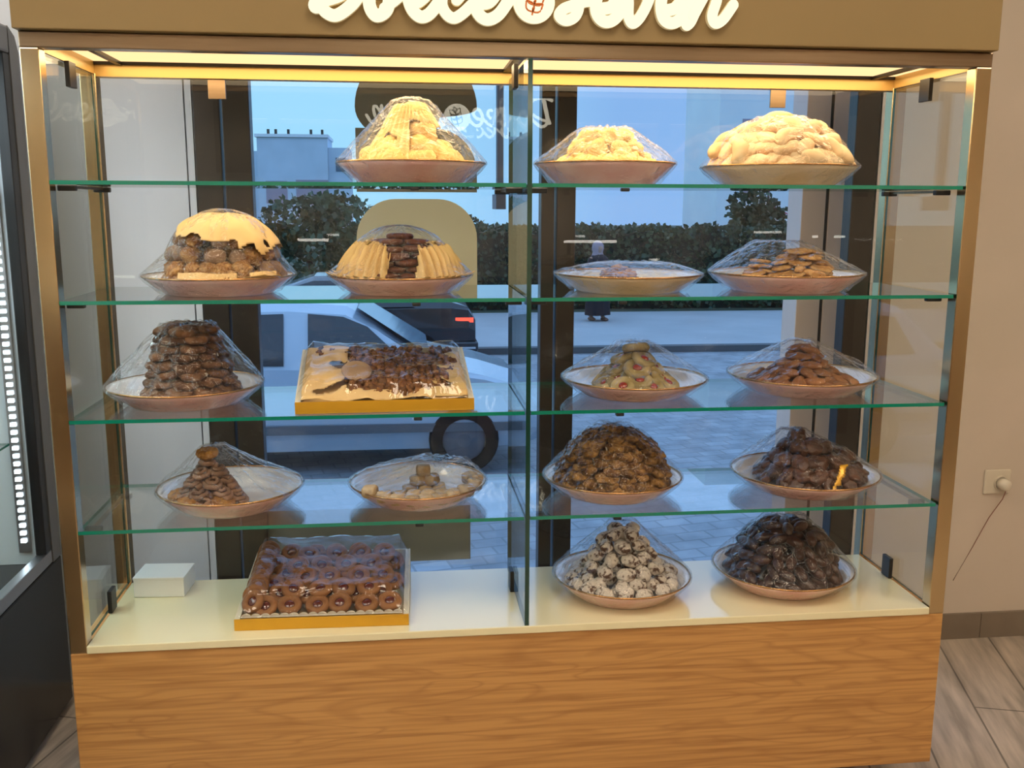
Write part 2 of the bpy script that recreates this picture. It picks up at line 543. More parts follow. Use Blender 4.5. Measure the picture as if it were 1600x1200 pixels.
for x in (0.026, CW - 0.034):
    glass_box('side_glass', (x, 0.0365, DECK + 0.001), (x + 0.006, CD - 0.0365, 1.746), M_side_glass, M_divider_edge, cab, 'yz', CO)
glass_box('divider_glass', (0.989, -0.0015, DECK + 0.001), (0.999, CD - 0.045, 1.7495), M_side_glass, M_divider_edge, cab, 'yz', CO)
for (xa, xb) in ((0.0365, 0.9885), (0.9995, CW - 0.0365)):
    MB().add([local(CO, p) for p in ((xa, 0.377, DECK), (xb, 0.377, DECK), (xb, 0.377, 1.742), (xa, 0.377, 1.742))],
             [(0, 1, 2, 3)]).build('back_glass', M_back_glass, cab)
# glass clips
for (x, y, z, dx, dy, dz) in ((0.303, 0.3735, 1.719, 0.02, 0.003, 0.022), (1.669, 0.3735, 1.719, 0.02, 0.003, 0.022)):
    cbox('glass_clip', (x - dx, y - dy, z - dz), (x + dx, y + dy, z + dz), M_rail, 0.001)
for (x, y, z) in ((0.038, 0.176, 1.722), (1.958, 0.190, 1.724), (0.983, 0.176, 1.735)):
    cbox('glass_clip', (x - 0.005, y - 0.022, z - 0.026), (x + 0.005, y + 0.022, z + 0.026), M_dark, 0.001)
for (x, y, z) in ((0.0385, 0.186, 0.543), (1.9575, 0.197, 0.543), (0.9835, 0.216, 0.541)):
    cbox('glass_clip', (x - 0.005, y - 0.02, z - 0.027), (x + 0.005, y + 0.02, z + 0.027), M_black, 0.002)

NTH = {1: 'topmost', 2: 'second', 3: 'third', 4: 'lowest'}
for k, zs in SHELF_Z.items():
    for side, (xa, xb) in (('left', (0.034, 0.987)), ('right', (1.001, 1.958))):
        s = glass_box('glass_shelf', (xa, 0.002, zs - 0.008), (xb, 0.355, zs), M_shelf_glass, M_glass_edge, None, 'xy', ((xa + xb) / 2, 0.18, zs))
        s.location = ((xa + xb) / 2, 0.18, zs)
        tag(s, {1: 'topmost', 2: 'second from top', 3: 'third from top', 4: 'lowest'}[k] + ' clear glass shelf in the %s bay of the cabinet' % side,
            'glass shelf', 'clear glass shelves of the cabinet')
        outer, inner = (0.050, 0.968) if side == 'left' else (1.943, 1.022)
        for x in (outer, inner):
            for y in (0.06, 0.30):
                cbox('shelf_clip', (x - 0.018, y - 0.007, zs - 0.020), (x + 0.018, y + 0.007, zs - 0.0085), M_black, 0.002)
            cbox('clip_rail', (x - 0.004, 0.0675, zs - 0.015), (x + 0.004, 0.2925, zs - 0.009), M_rail)
        xm = 0.755 if side == 'left' else 1.20
        cbox('shelf_clip', (xm - 0.009, 0.003, zs - 0.016), (xm + 0.009, 0.018, zs - 0.0085), M_black, 0.002)

# ------------------------------------------------------------------ sign board above
STROKES = {
    'D1': ([(597, 1939), (585, 1892), (576, 1851), (569, 1835)], 31),
    'D2': ([(576, 1840), (586, 1824), (605, 1817), (628, 1830), (648, 1851), (661, 1882), (659, 1915), (638, 1938), (598, 1946), (558, 1935)], 24),
    'D3': ([(586, 1843), (613, 1852), (646, 1870)], 21),
    'o1': ([(686, 1885), (673, 1862), (672, 1836), (684, 1819), (702, 1827), (710, 1848), (705, 1872), (688, 1886)], 25),
    'o2': ([(699, 1834), (718, 1844), (740, 1863)], 18),
    'l1': ([(767, 1847), (785, 1865), (795, 1904), (786, 1945), (766, 1949), (752, 1909), (747, 1859), (754, 1833), (770, 1819), (787, 1824), (805, 1844)], 24),
    'c1': ([(842, 1852), (855, 1869), (848, 1885), (830, 1885), (816, 1863), (813, 1842), (822, 1825), (836, 1818), (852, 1826), (871, 1843)], 22),
    'e1': ([(890, 1846), (908, 1851), (921, 1871), (911, 1890), (893, 1887), (880, 1862), (880, 1838), (890, 1822), (906, 1817), (926, 1828), (946, 1855)], 24),
    's1': ([(1105, 1907), (1090, 1899), (1080, 1882), (1083, 1863), (1086, 1844), (1078, 1826), (1060, 1819), (1047, 1828), (1055, 1840), (1075, 1848), (1100, 1856), (1119, 1857)], 22),
    'e2': ([(1135, 1843), (1153, 1848), (1166, 1870), (1158, 1889), (1139, 1889), (1124, 1867), (1121, 1842), (1129, 1825), (1144, 1818), (1162, 1826), (1180, 1851)], 24),
    'v1': ([(1181, 1892), (1187, 1861), (1188, 1832), (1196, 1817), (1209, 1825), (1224, 1850), (1234, 1879), (1236, 1899)], 22),
    'e3': ([(1267, 1843), (1285, 1849), (1300, 1871), (1292, 1893), (1271, 1892), (1257, 1870), (1255, 1846), (1262, 1826), (1278, 1819), (1297, 1829), (1317, 1859)], 24),
    'n1': ([(1337, 1899), (1333, 1865), (1318, 1827), (1310, 1817)], 25),
    'n2': ([(1323, 1835), (1343, 1872), (1358, 1895), (1371, 1895), (1370, 1866), (1362, 1836), (1369, 1821), (1385, 1829), (1405, 1857)], 22),
}


def spline(pts, n=7):
    out = []
    P_ = [pts[0]] + list(pts) + [pts[-1]]
    for i in range(1, len(P_) - 2):
        p0, p1, p2, p3 = P_[i - 1], P_[i], P_[i + 1], P_[i + 2]
        for k in range(n):
            t = k / n
            out.append(tuple(0.5 * ((2 * p1[j]) + (-p0[j] + p2[j]) * t + (2 * p0[j] - 5 * p1[j] + 4 * p2[j] - p3[j]) * t * t
                                    + (-p0[j] + 3 * p1[j] - 3 * p2[j] + p3[j]) * t ** 3) for j in range(2)))
    out.append(tuple(pts[-1]))
    return out


def stroke(mb, pts, w, to3d, depth, lift):
    c = spline(pts)
    n = len(c)
    ring = []
    for i, p in enumerate(c):
        a = c[max(0, i - 1)]; b_ = c[min(n - 1, i + 1)]
        dx, dy = b_[0] - a[0], b_[1] - a[1]
        l = hypot(dx, dy) or 1
        nx, ny = -dy / l, dx / l
        ring.append(((p[0] + nx * w / 2, p[1] + ny * w / 2), (p[0] - nx * w / 2, p[1] - ny * w / 2)))
    for i in range(n - 1):
        a, b_ = ring[i]; c_, d = ring[i + 1]
        mb.add([to3d(q, lift) for q in (a, b_, d, c_)], [(0, 1, 2, 3)], 0)
        mb.add([to3d(a, lift), to3d(c_, lift), to3d(c_, lift - depth), to3d(a, lift - depth)], [(0, 1, 2, 3)], 1)
        mb.add([to3d(b_, lift), to3d(d, lift), to3d(d, lift - depth), to3d(b_, lift - depth)], [(0, 1, 2, 3)], 1)
    for e in (c[0], c[-1]):
        k = 18
        vs = [to3d((e[0] + w / 2 * cos(2 * pi * i / k), e[1] + w / 2 * sin(2 * pi * i / k)), lift + 0.0002) for i in range(k)]
        vb = [to3d((e[0] + w / 2 * cos(2 * pi * i / k), e[1] + w / 2 * sin(2 * pi * i / k)), lift - depth) for i in range(k)]
        mb.add(vs, [list(range(k))], 0)
        mb.add(vs + vb, [[i, (i + 1) % k, k + (i + 1) % k, k + i] for i in range(k)], 1)


LETTERS = (('D', ('D1', 'D2', 'D3')), ('o', ('o1', 'o2')), ('l', ('l1',)), ('c', ('c1',)), ('e', ('e1',)),
           ('s', ('s1',)), ('e', ('e2',)), ('v', ('v1',)), ('e', ('e3',)), ('n', ('n1', 'n2')))


def lettering(parent, to3d, depth, face, side, rel=None, wk=1.0):
    for ch, keys in LETTERS:
        m = MB()
        for i, k in enumerate(keys):
            pts, w = STROKES[k]
            if rel:
                pts = [rel(k, p) for p in pts]
            stroke(m, pts, w * wk, to3d, depth, 0.012 + 0.0006 * i)
        m.build('letter', [face, side], parent)


def emblem(parent, to3d, cx, cz, r, face, side, line):
    m = MB()
    k = 40
    for rr, lift, mi in ((r, 0.010, 0), (r * 0.86, 0.0115, 0)):
        vs = [to3d((cx + rr * cos(2 * pi * i / k), cz + rr * sin(2 * pi * i / k)), lift) for i in range(k)]
        vb = [to3d((cx + rr * cos(2 * pi * i / k), cz + rr * sin(2 * pi * i / k)), 0.0) for i in range(k)]
        m.add(vs, [list(range(k))], 0)
        m.add(vs + vb, [[i, (i + 1) % k, k + (i + 1) % k, k + i] for i in range(k)], 1)
    e = m.build('emblem', [face, side], parent)
    w = MB()
    tilt = radians(12)

    def leaf(px, pz, ang, L, W):
        pts = []
        for i in range(17):
            t = 2 * pi * i / 16
            u = (1 - cos(t)) / 2 * L; v = sin(t) * W * (0.4 + 0.6 * sin(pi * min(1, u / L + 0.1)))
            pts.append(to3d((px + u * cos(ang) - v * sin(ang), pz + u * sin(ang) + v * cos(ang)), 0.0125))
        w.tube(pts, r * 0.045 * 0.001, 5)
    base = (cx - r * 0.1, cz - r * 0.62)
    d = (sin(tilt), cos(tilt))
    w.tube([to3d((base[0] + d[0] * r * t, base[1] + d[1] * r * t), 0.0125) for t in (0, 0.4, 0.8, 1.0)], r * 0.045 * 0.001, 5)
    for t in (0.18, 0.50, 0.82):
        px, pz = base[0] + d[0] * r * t, base[1] + d[1] * r * t
        leaf(px, pz, pi / 2 - tilt + 0.75, r * 0.58, r * 0.20)
        leaf(px, pz, pi / 2 - tilt - 0.75, r * 0.58, r * 0.20)
    leaf(base[0] + d[0] * r * 0.98, base[1] + d[1] * r * 0.98, pi / 2 - tilt, r * 0.42, r * 0.14)
    w.build('wheat_outline', line, e)


sign = thing('sign_board', 'gold brown sign board with glowing cream script above the display cabinet', 'sign', (0.9985, 0.18, Z1 + 0.001))
SO = (0.9985, 0.18, Z1 + 0.001)
MB().box(local(SO, (-0.003, -0.022, Z1 + 0.001)), local(SO, (1.998, 0.39, 2.17))).build('panel', M_fascia, sign, bevel=0.002)
to_front = lambda q, lift: local(SO, (q[0] * 0.001, -0.022 - lift, q[1] * 0.001))
lettering(sign, to_front, 0.012, M_letter, M_letter_side)
emblem(sign, to_front, 996, 1853, 42, M_letter, M_letter_side, M_orange)

# ------------------------------------------------------------------ opposite side of the shop (seen only as reflections)
M_board = P('olive sign panel', (0.16, 0.12, 0.07), 0.6)
M_letter2 = emission('bright cream letter', (1.0, 0.92, 0.72), 11.0)
ws = thing('wall_sign', 'lit script sign on the wall opposite the cabinet', 'sign', (1.1, YB, 2.0))
MB().box((-1.5, 0.0, -0.35), (1.5, 0.06, 0.35)).build('panel', M_board, ws)
S2 = 1.19 / 0.86
to_back = lambda q, lift: (-(q[0] - 996) * 0.001 * S2, 0.06 + lift, (q[1] - 1853) * 0.001 * S2)
lettering(ws, to_back, 0.01, M_letter2, M_letter_side, wk=0.62)
emblem(ws, to_back, 996, 1853, 62, M_letter2, M_letter_side, P('dark line', (0.05, 0.03, 0.02), 0.5))
M_cool = emission('white tube light', (1.0, 0.93, 0.82), 14.0)
M_counter = P('brown counter', (0.16, 0.085, 0.045), 0.4)
ct = thing('serving_counter', 'long brown serving counter with lit shelves opposite the cabinet', 'counter', (1.2, YB + 0.42, 0))
MB().box((-2.4, -0.3, 0), (2.4, 0.12, 0.95)).build('counter_body', M_counter, ct)
MB().box((-2.4, -0.29, 0.951), (2.4, 0.14, 0.99)).build('counter_top', M_deck, ct)
for i, (xa, xb, z) in enumerate(((-1.22, -0.90, 1.245), (0.54, 0.87, 1.235), (1.08, 1.29, 1.12), (2.15, 2.36, 1.265), (-2.2, -2.0, 1.03))):
    MB().box((xa, -0.02, z - 0.008), (xb, 0.0, z + 0.008)).build('light_strip', M_cool, ct)
    for x in (xa + 0.02, xb - 0.04):
        MB().box((x, -0.02, 0.991), (x + 0.02, 0.0, z - 0.0085)).build('strip_support', M_dark, ct)
M_ceil_lamp = emission('ceiling panel light', (1.0, 0.86, 0.66), CEIL_LIGHT)
lamp0 = None
for (x, y, w) in ((-0.4, -1.0, 'near the dark refrigerator'), (1.2, -1.0, 'in front of the cabinet'), (2.9, -1.0, 'near the cream wall'), (-0.4, -2.7, 'over the counter end'),
                  (1.2, -2.7, 'over the counter middle'), (2.9, -2.7, 'over the counter far end'),
                  (-0.28, 0.48, 'added to brighten the wall by the gap beside the cabinet')):  # last panel is an added fill light, brightening the white wall and the gap
    if lamp0 is None:
        lamp0 = thing('ceiling_light', '', 'ceiling light', (x, y, ZC), group='ceiling light panels of the shop')
        MB().box((-0.32, -0.32, -0.03), (0.32, 0.32, 0.0)).build('frame', M_steel, lamp0)
        MB().box((-0.3, -0.3, -0.034), (0.3, 0.3, -0.0301)).build('diffuser', M_ceil_lamp, lamp0)
        lm = lamp0
    else:
        lm = copy_tree(lamp0)
        lm.location = (x, y, ZC)
    lm['label'] = 'square ceiling light panel ' + w

# ------------------------------------------------------------------ refrigerator on the left
M_fr_black = P('black gloss panel', (0.006, 0.006, 0.008), 0.2, spec=0.3)
M_fr_grey = P('grey metal profile', (0.21, 0.21, 0.225), 0.45, 0.4)
M_fr_in = P('white fridge liner', (0.75, 0.8, 0.85), 0.4)
fr = thing('display_refrigerator', 'tall dark refrigerated display case with sliding glass beside the cabinet', 'refrigerator', (-0.65, -0.2, 0))
FO = (-0.65, -0.2, 0)
FX, FYA, FYB, FZ = -0.26, -1.15, 0.735, 1.90


def fbox(name, a, b_, mat, bevel=0.0, parent=None):
    return MB().box(local(FO, a), local(FO, b_)).build(name, mat, parent or fr, bevel=bevel)


fbox('base_body', (-1.05, FYA, 0.02), (FX, FYB - 0.001, 0.462), M_fr_black, 0.004)
fbox('back_panel', (-1.05, FYA, 0.4625), (-1.0, FYB, FZ - 0.07), M_fr_in)
prof = [(FYB - 0.062, 0.463), (FYB, 0.463), (FYB, FZ - 0.06), (FYB - 0.02, FZ - 0.02), (FYB - 0.062, FZ)]
MB().prism([(p[0] - FO[1], p[1]) for p in prof], 'x', -1.0 + 0.65 + 0.001, FX + 0.65).build('end_frame', M_fr_grey, fr)
fbox('end_liner', (-1.0, FYB - 0.071, 0.463), (FX - 0.035, FYB - 0.0625, FZ - 0.071), M_fr_in)
fbox('top_body', (-1.05, FYA, FZ - 0.069), (FX, FYB - 0.0625, FZ), M_fr_grey, 0.006)
for (ya, yb, za, zb) in ((FYB - 0.105, FYB - 0.063, 0.50, FZ - 0.07), (0.10, 0.135, 0.50, FZ - 0.07), (-0.5, FYB - 0.0635, 0.4635, 0.4995)):
    fbox('door_frame', (FX - 0.03, ya, za), (FX - 0.002, yb, zb), M_black if zb > 1 else M_steel, 0.002)
MB().add([local(FO, p) for p in ((FX - 0.015, FYA, 0.5), (FX - 0.015, 0.63, 0.5), (FX - 0.015, 0.63, FZ - 0.07), (FX - 0.015, FYA, FZ - 0.07))],
         [(0, 1, 2, 3)]).build('glass_door', M_side_glass, fr)
for z in (0.82, 1.16, 1.5):
    glass_box('glass_shelf', (-0.98, -1.1, z), (FX - 0.06, 0.60, z + 0.006), M_shelf_glass, M_glass_edge, fr, 'xy', FO)
fbox('strip_holder', (FX - 0.082, 0.655, 0.50), (FX - 0.052, 0.6635, FZ - 0.071), M_steel)
m = MB()
for i in range(58):
    z = 0.53 + i * 0.022
    m.box(local(FO, (FX - 0.074, 0.650, z)), local(FO, (FX - 0.060, 0.6545, z + 0.010)))
led = m.build('led_strip', emission('cool led', (0.75, 0.92, 1.0), 9.0), fr)
fbox('interior_light', (-0.95, -1.0, FZ - 0.085), (-0.4, 0.55, FZ - 0.0705), emission('cool fridge light', (0.78, 0.92, 1.0), 8.0))

# ------------------------------------------------------------------ socket with plug on the cream wall
M_sock = P('ivory plastic', (0.70, 0.62, 0.50), 0.35)
sk = thing('wall_socket', 'square ivory wall socket with a round plug on the cream wall', 'socket', (2.69, YW, 0.553))
MB().box((-0.046, -0.009, -0.042), (0.046, -0.0002, 0.042)).build('cover_plate', M_sock, sk, bevel=0.004)
m = MB()
m.lathe([(0.0215, 0), (0.026, 0), (0.026, 0.004), (0.0215, 0.004)], 28)
o = m.build('socket_ring', M_sock, sk, smooth=False)
o.rotation_euler = (pi / 2, 0, 0); o.location = (0.012, -0.0092, -0.004)
pg = thing('power_plug', 'small round ivory plug with thin cord hanging from the wall socket', 'plug', (2.702, YW - 0.0135, 0.549))
m = MB().lathe([(0.0005, 0.032), (0.014, 0.032), (0.019, 0.026), (0.0205, 0.0), (0.0005, 0.0)], 24)
o = m.build('plug_body', P('ivory plug', (0.74, 0.67, 0.56), 0.3), pg, smooth=True); o.rotation_euler = (pi / 2, 0, 0)
m = MB().tube([(0.004, -0.02, -0.018), (0.0, -0.012, -0.05), (-0.03, 0.006, -0.12), (-0.075, 0.010, -0.22), (-0.135, 0.0108, -0.34)],
              [0.002, 0.0016, 0.0014, 0.0012, 0.0008], 6)
m.build('cord', P('brown cord', (0.28, 0.13, 0.09), 0.6), pg, smooth=True)

# ------------------------------------------------------------------ cookies: shapes
def ico(sub=2):
    bm = bmesh.new()
    bmesh.ops.create_icosphere(bm, subdivisions=sub, radius=1.0)
    vs = [v.co.copy() for v in bm.verts]
    fs = [[v.index for v in f.verts] for f in bm.faces]
    bm.free()
    return vs, fs


ICO2, ICO3 = ico(3), ico(4)


def lump(rx, ry, rz, amp=0.0, freq=2.0, seed=0, flat=0.0, hi=False, amp2=0.0, freq2=8.0):
    vs, fs = ICO3 if hi else ICO2
    m = MB()
    out = []
    off = Vector((seed * 7.3, seed * 3.1, seed * 5.7))
    for v in vs:
        k = 1 + amp * noise.noise(v * freq + off)
        if amp2:
            k += amp2 * noise.noise(v * freq2 + off)
        z = v.z * k
        if flat and z < -flat:
            z = -flat + (z + flat) * 0.15
        out.append((v.x * k * rx, v.y * k * ry, z * rz))
    return m.add(out, fs)


def disc_cookie(r, h, rnd=0.35, amp=0.03, lobes=0, lobe_amp=0.0, seed=0, hole=0.0, bumpy=0.0):
    prof = [(0.001, -h / 2), (r * 0.86, -h / 2), (r * 0.97, -h * 0.22), (r, 0.0), (r * 0.95, h * 0.3), (r * 0.8, h / 2)]
    if hole:
        prof += [(r * (hole + 0.12), h * 0.48), (r * hole, h * 0.2), (r * hole * 0.8, -h * 0.05), (0.001, -h * 0.05)]
    else:
        prof += [(r * 0.5, h * 0.56), (r * 0.25, h * 0.6), (0.001, h * 0.62)]
    m = MB()
    off = Vector((seed * 3.7, seed * 1.9, 0))
    m.lathe(prof, 24, rfun=lambda a, rr: 1 + amp * noise.noise(Vector((cos(a) * 1.5, sin(a) * 1.5, rr * 30)) + off) + (lobe_amp * cos(lobes * a) if rr > r * 0.5 else 0))
    if bumpy:
        m.v = [(x, y, z + (bumpy * noise.noise(Vector((x, y, z)) * 160 + off) if z > 0 else 0)) for (x, y, z) in m.v]
    return m


def crescent(r, R, seed=0):
    m = MB()
    n = 10
    pts, rad = [], []
    for i in range(n + 1):
        t = i / n
        a = (t - 0.5) * 2.2
        pts.append((R * sin(a), R * cos(a) - R * 0.8, 0.003 * sin(seed + 5 * t)))
        rad.append(max(0.003, r * sin(pi * (0.06 + 0.88 * t)) ** 0.7))
    return m.tube(pts, rad, 10)


def cube_cookie(s, seed=0):
    m = MB()
    vs, fs = ICO2
    off = Vector((seed, seed * 2, 0))
    out = []
    for v in vs:
        mx = max(abs(v.x), abs(v.y), abs(v.z))
        q = v / mx
        q = q * 0.82 + v * 0.24
        q *= 1 + 0.06 * noise.noise(v * 3 + off)
        out.append((q.x * s, q.y * s, q.z * s * 0.8))
    return m.add(out, fs)


def swirl(r, seed=0):
    """piped ruffled biscuit: a wavy ribbon ring"""
    m = MB()
    n = 26
    pts, rad = [], []
    for i in range(n):
        t = i / (n - 1)
        a = t * 4.2 * pi + seed
        rr = r * (1 - 0.65 * t)
        pts.append((rr * cos(a), rr * sin(a) * 0.85, r * 0.75 * t - r * 0.3 + 0.002 * sin(a * 5)))
        rad.append(r * 0.30 * (1 - 0.4 * t))
    return m.tube(pts, rad, 8)


C = {}
C['lemon'] = P('pale lemon biscuit', (0.74, 0.50, 0.17), 0.6, col2=(0.60, 0.34, 0.09), scale=18, bump=0.15, per_object=0.08)
C['butter'] = P('pale butter biscuit', (0.80, 0.60, 0.23), 0.65, col2=(0.68, 0.44, 0.12), scale=25, bump=0.2, per_object=0.08)
C['cream'] = P('cream pastry', (0.80, 0.60, 0.34), 0.55, col2=(0.64, 0.37, 0.16), scale=14, bump=0.1, per_object=0.12)
C['creambrown'] = P('brown striped pastry', (0.30, 0.13, 0.05), 0.5, col2=(0.60, 0.36, 0.16), scale=60, per_object=0.1)
C['walnut'] = P('nut crusted biscuit', (0.25, 0.10, 0.025), 0.45, col2=(0.46, 0.24, 0.07), scale=75, bump=0.8, bscale=110, per_object=0.2)
C['almondball'] = P('smooth brown biscuit', (0.23, 0.135, 0.075), 0.55, col2=(0.28, 0.17, 0.10), scale=20, per_object=0.15)
C['choc'] = P('chocolate disc', (0.085, 0.026, 0.011), 0.4, col2=(0.12, 0.04, 0.018), scale=30, per_object=0.15)
C['flake'] = P('golden flaky pastry', (0.50, 0.27, 0.07), 0.5, col2=(0.24, 0.095, 0.022), scale=55, bump=0.5, per_object=0.15)
C['wafer'] = P('sesame wafer', (0.60, 0.36, 0.14), 0.55, col2=(0.36, 0.17, 0.05), scale=70, bump=0.4, per_object=0.15)
C['flower'] = P('brown flower biscuit', (0.07, 0.028, 0.011), 0.55, col2=(0.20, 0.095, 0.040), scale=45, bump=0.5, bscale=90, per_object=0.2)
C['pistachio'] = P('pistachio biscuit', (0.24, 0.17, 0.055), 0.5, col2=(0.46, 0.36, 0.19), scale=22, bump=0.15, per_object=0.2)
C['almond'] = P('almond finger', (0.20, 0.078, 0.03), 0.55, col2=(0.36, 0.165, 0.065), scale=35, bump=0.3, per_object=0.2)
C['ruffle'] = P('brown piped biscuit', (0.17, 0.085, 0.045), 0.5, col2=(0.26, 0.145, 0.085), scale=30, bump=0.2, per_object=0.2)
C['nuttop'] = P('golden nut biscuit', (0.40, 0.20, 0.05), 0.45, col2=(0.22, 0.09, 0.02), scale=60, bump=0.6, per_object=0.15)
C['cube'] = P('sugared cube sweet', (0.50, 0.40, 0.27), 0.6, col2=(0.38, 0.25, 0.12), scale=35, bump=0.4, per_object=0.2)
C['golden'] = P('golden nut flake biscuit', (0.32, 0.165, 0.042), 0.5, col2=(0.085, 0.034, 0.010), scale=70, bump=0.9, bscale=100, per_object=0.2)
C['fudge'] = P('chocolate chunk biscuit', (0.050, 0.019, 0.009), 0.35, col2=(0.115, 0.045, 0.021), scale=35, bump=0.4, per_object=0.25)
C['crinkle'] = P('sugar dusted biscuit', (0.62, 0.54, 0.45), 0.7, col2=(0.10, 0.05, 0.03), scale=75, bump=0.4, per_object=0.1, lo=0.5, hi=0.62)
C['finger'] = P('dark chocolate finger', (0.034, 0.013, 0.0065), 0.3, col2=(0.068, 0.026, 0.013), scale=30, bump=0.25, per_object=0.25)
C['ring'] = P('brown ring biscuit', (0.22, 0.085, 0.026), 0.5, col2=(0.28, 0.12, 0.04), scale=30, bump=0.12, per_object=0.12)
C['jam'] = P('dark jam', (0.09, 0.012, 0.008), 0.08, coat=0.8)
C['redjam'] = P('red jam', (0.30, 0.03, 0.015), 0.1, coat=0.8)
C['nut'] = P('caramel walnut', (0.10, 0.032, 0.009), 0.25, col2=(0.26, 0.11, 0.03), scale=50, bump=0.4, per_object=0.35)
C['disc'] = P('beige wafer disc', (0.34, 0.21, 0.12), 0.6, col2=(0.40, 0.26, 0.15), scale=25)
for _k, _m in C.items():
    if _k not in ('jam', 'redjam', 'finger', 'fudge'):
        next(n for n in _m.node_tree.nodes if n.type == 'BSDF_PRINCIPLED').inputs['Specular IOR Level'].default_value = 0.2
M_paper = P('gold tan paper', (0.56, 0.36, 0.12), 0.45, col2=(0.66, 0.45, 0.18), scale=9, bump=0.15)
M_paper_pale = P('pale tan paper', (0.74, 0.50, 0.22), 0.55, col2=(0.68, 0.43, 0.16), scale=9, bump=0.15)
M_paper_lemon = P('pale yellow paper', (0.80, 0.60, 0.24), 0.5, col2=(0.72, 0.47, 0.14), scale=12, bump=0.15)
M_gold_foil = P('gold card', (0.78, 0.42, 0.03), 0.3, 0.35, col2=(0.66, 0.34, 0.03), scale=6)
M_card = P('white card', (0.78, 0.78, 0.76), 0.5)
M_traycard = P('ivory tray card', (0.66, 0.60, 0.44), 0.45)

# ------------------------------------------------------------------ plates, piles, film
PLATES = {}


def plate_floor(key, dx, dy):
    """height of the plate's inner surface at an offset from its centre"""
    R, h = PLATES[key]
    r = hypot(dx, dy) / R
    if r < 0.70:
        return 0.009
    if r < 0.83:
        return 0.009 + (h * 0.44 - 0.005) * (r - 0.70) / 0.13
    return h * 0.44 + 0.004 + (h * 0.56) * (r - 0.83) / 0.17


def make_plate(x, y, z, R, h, label, glaze, rz=0):
    h = h + 0.005
    PLATES[(x, y, z)] = (R, h)
    pl = thing('serving_plate', label, 'plate', (x, y, z), rz, 'gold rimmed plates in the cabinet')
    t = 0.004
    rb = R * 0.70
    prof = [(0.001, 0.003), (rb * 0.88, 0.003), (rb * 0.90, 0.0), (rb, 0.0), (rb * 1.04, 0.004),
            (R * 0.84, h * 0.42), (R * 0.94, h * 0.78), (R, h),
            (R * 0.995, h + 0.0015), (R * 0.92, h * 0.80 + 0.004), (R * 0.83, h * 0.44 + 0.004), (rb * 1.0, 0.009), (rb * 0.8, 0.008), (0.001, 0.008)]
    mis = [0] * 7 + [0] + [1] * 5
    MB().lathe(prof, 56, mis=mis).build('dish', [glaze, M_whiteglaze], pl, smooth=True)
    pts = [((R - 0.001) * cos(2 * pi * i / 56), (R - 0.001) * sin(2 * pi * i / 56), h + 0.001) for i in range(56)]
    MB().tube(pts, 0.0022, 6, closed=True).build('gold_rim', M_goldrim, pl, smooth=True)
    return pl


class Pile:
    """height field of a heap: H at the middle, falling to 0 at radius r0"""
    def __init__(s, cx, cy, zb, r0, H, kind='cone', top=0.25, ex=1.0):
        s.cx, s.cy, s.zb, s.r0, s.H, s.kind, s.top, s.ex = cx, cy, zb, r0, H, kind, top, ex

    def rad(s, t):
        t = min(max(t, 0), 1)
        if s.kind == 'dome':
            return s.r0 * max(0.0, 1 - t ** 2.2) ** 0.5
        if s.kind == 'tower':
            return s.r0 * (1 - (1 - s.top) * t)
        return s.r0 * (1 - (1 - s.top) * t ** 0.9)

    def z(s, x, y):
        d = hypot((x - s.cx) / s.ex, y - s.cy)
        lo, hi = 0.0, 1.0
        if d >= s.r0:
            return -1.0
        if d <= s.rad(1.0):
            return s.H
        for _ in range(18):
            m_ = (lo + hi) / 2
            if s.rad(m_) > d:
                lo = m_
            else:
                hi = m_
        return lo * s.H


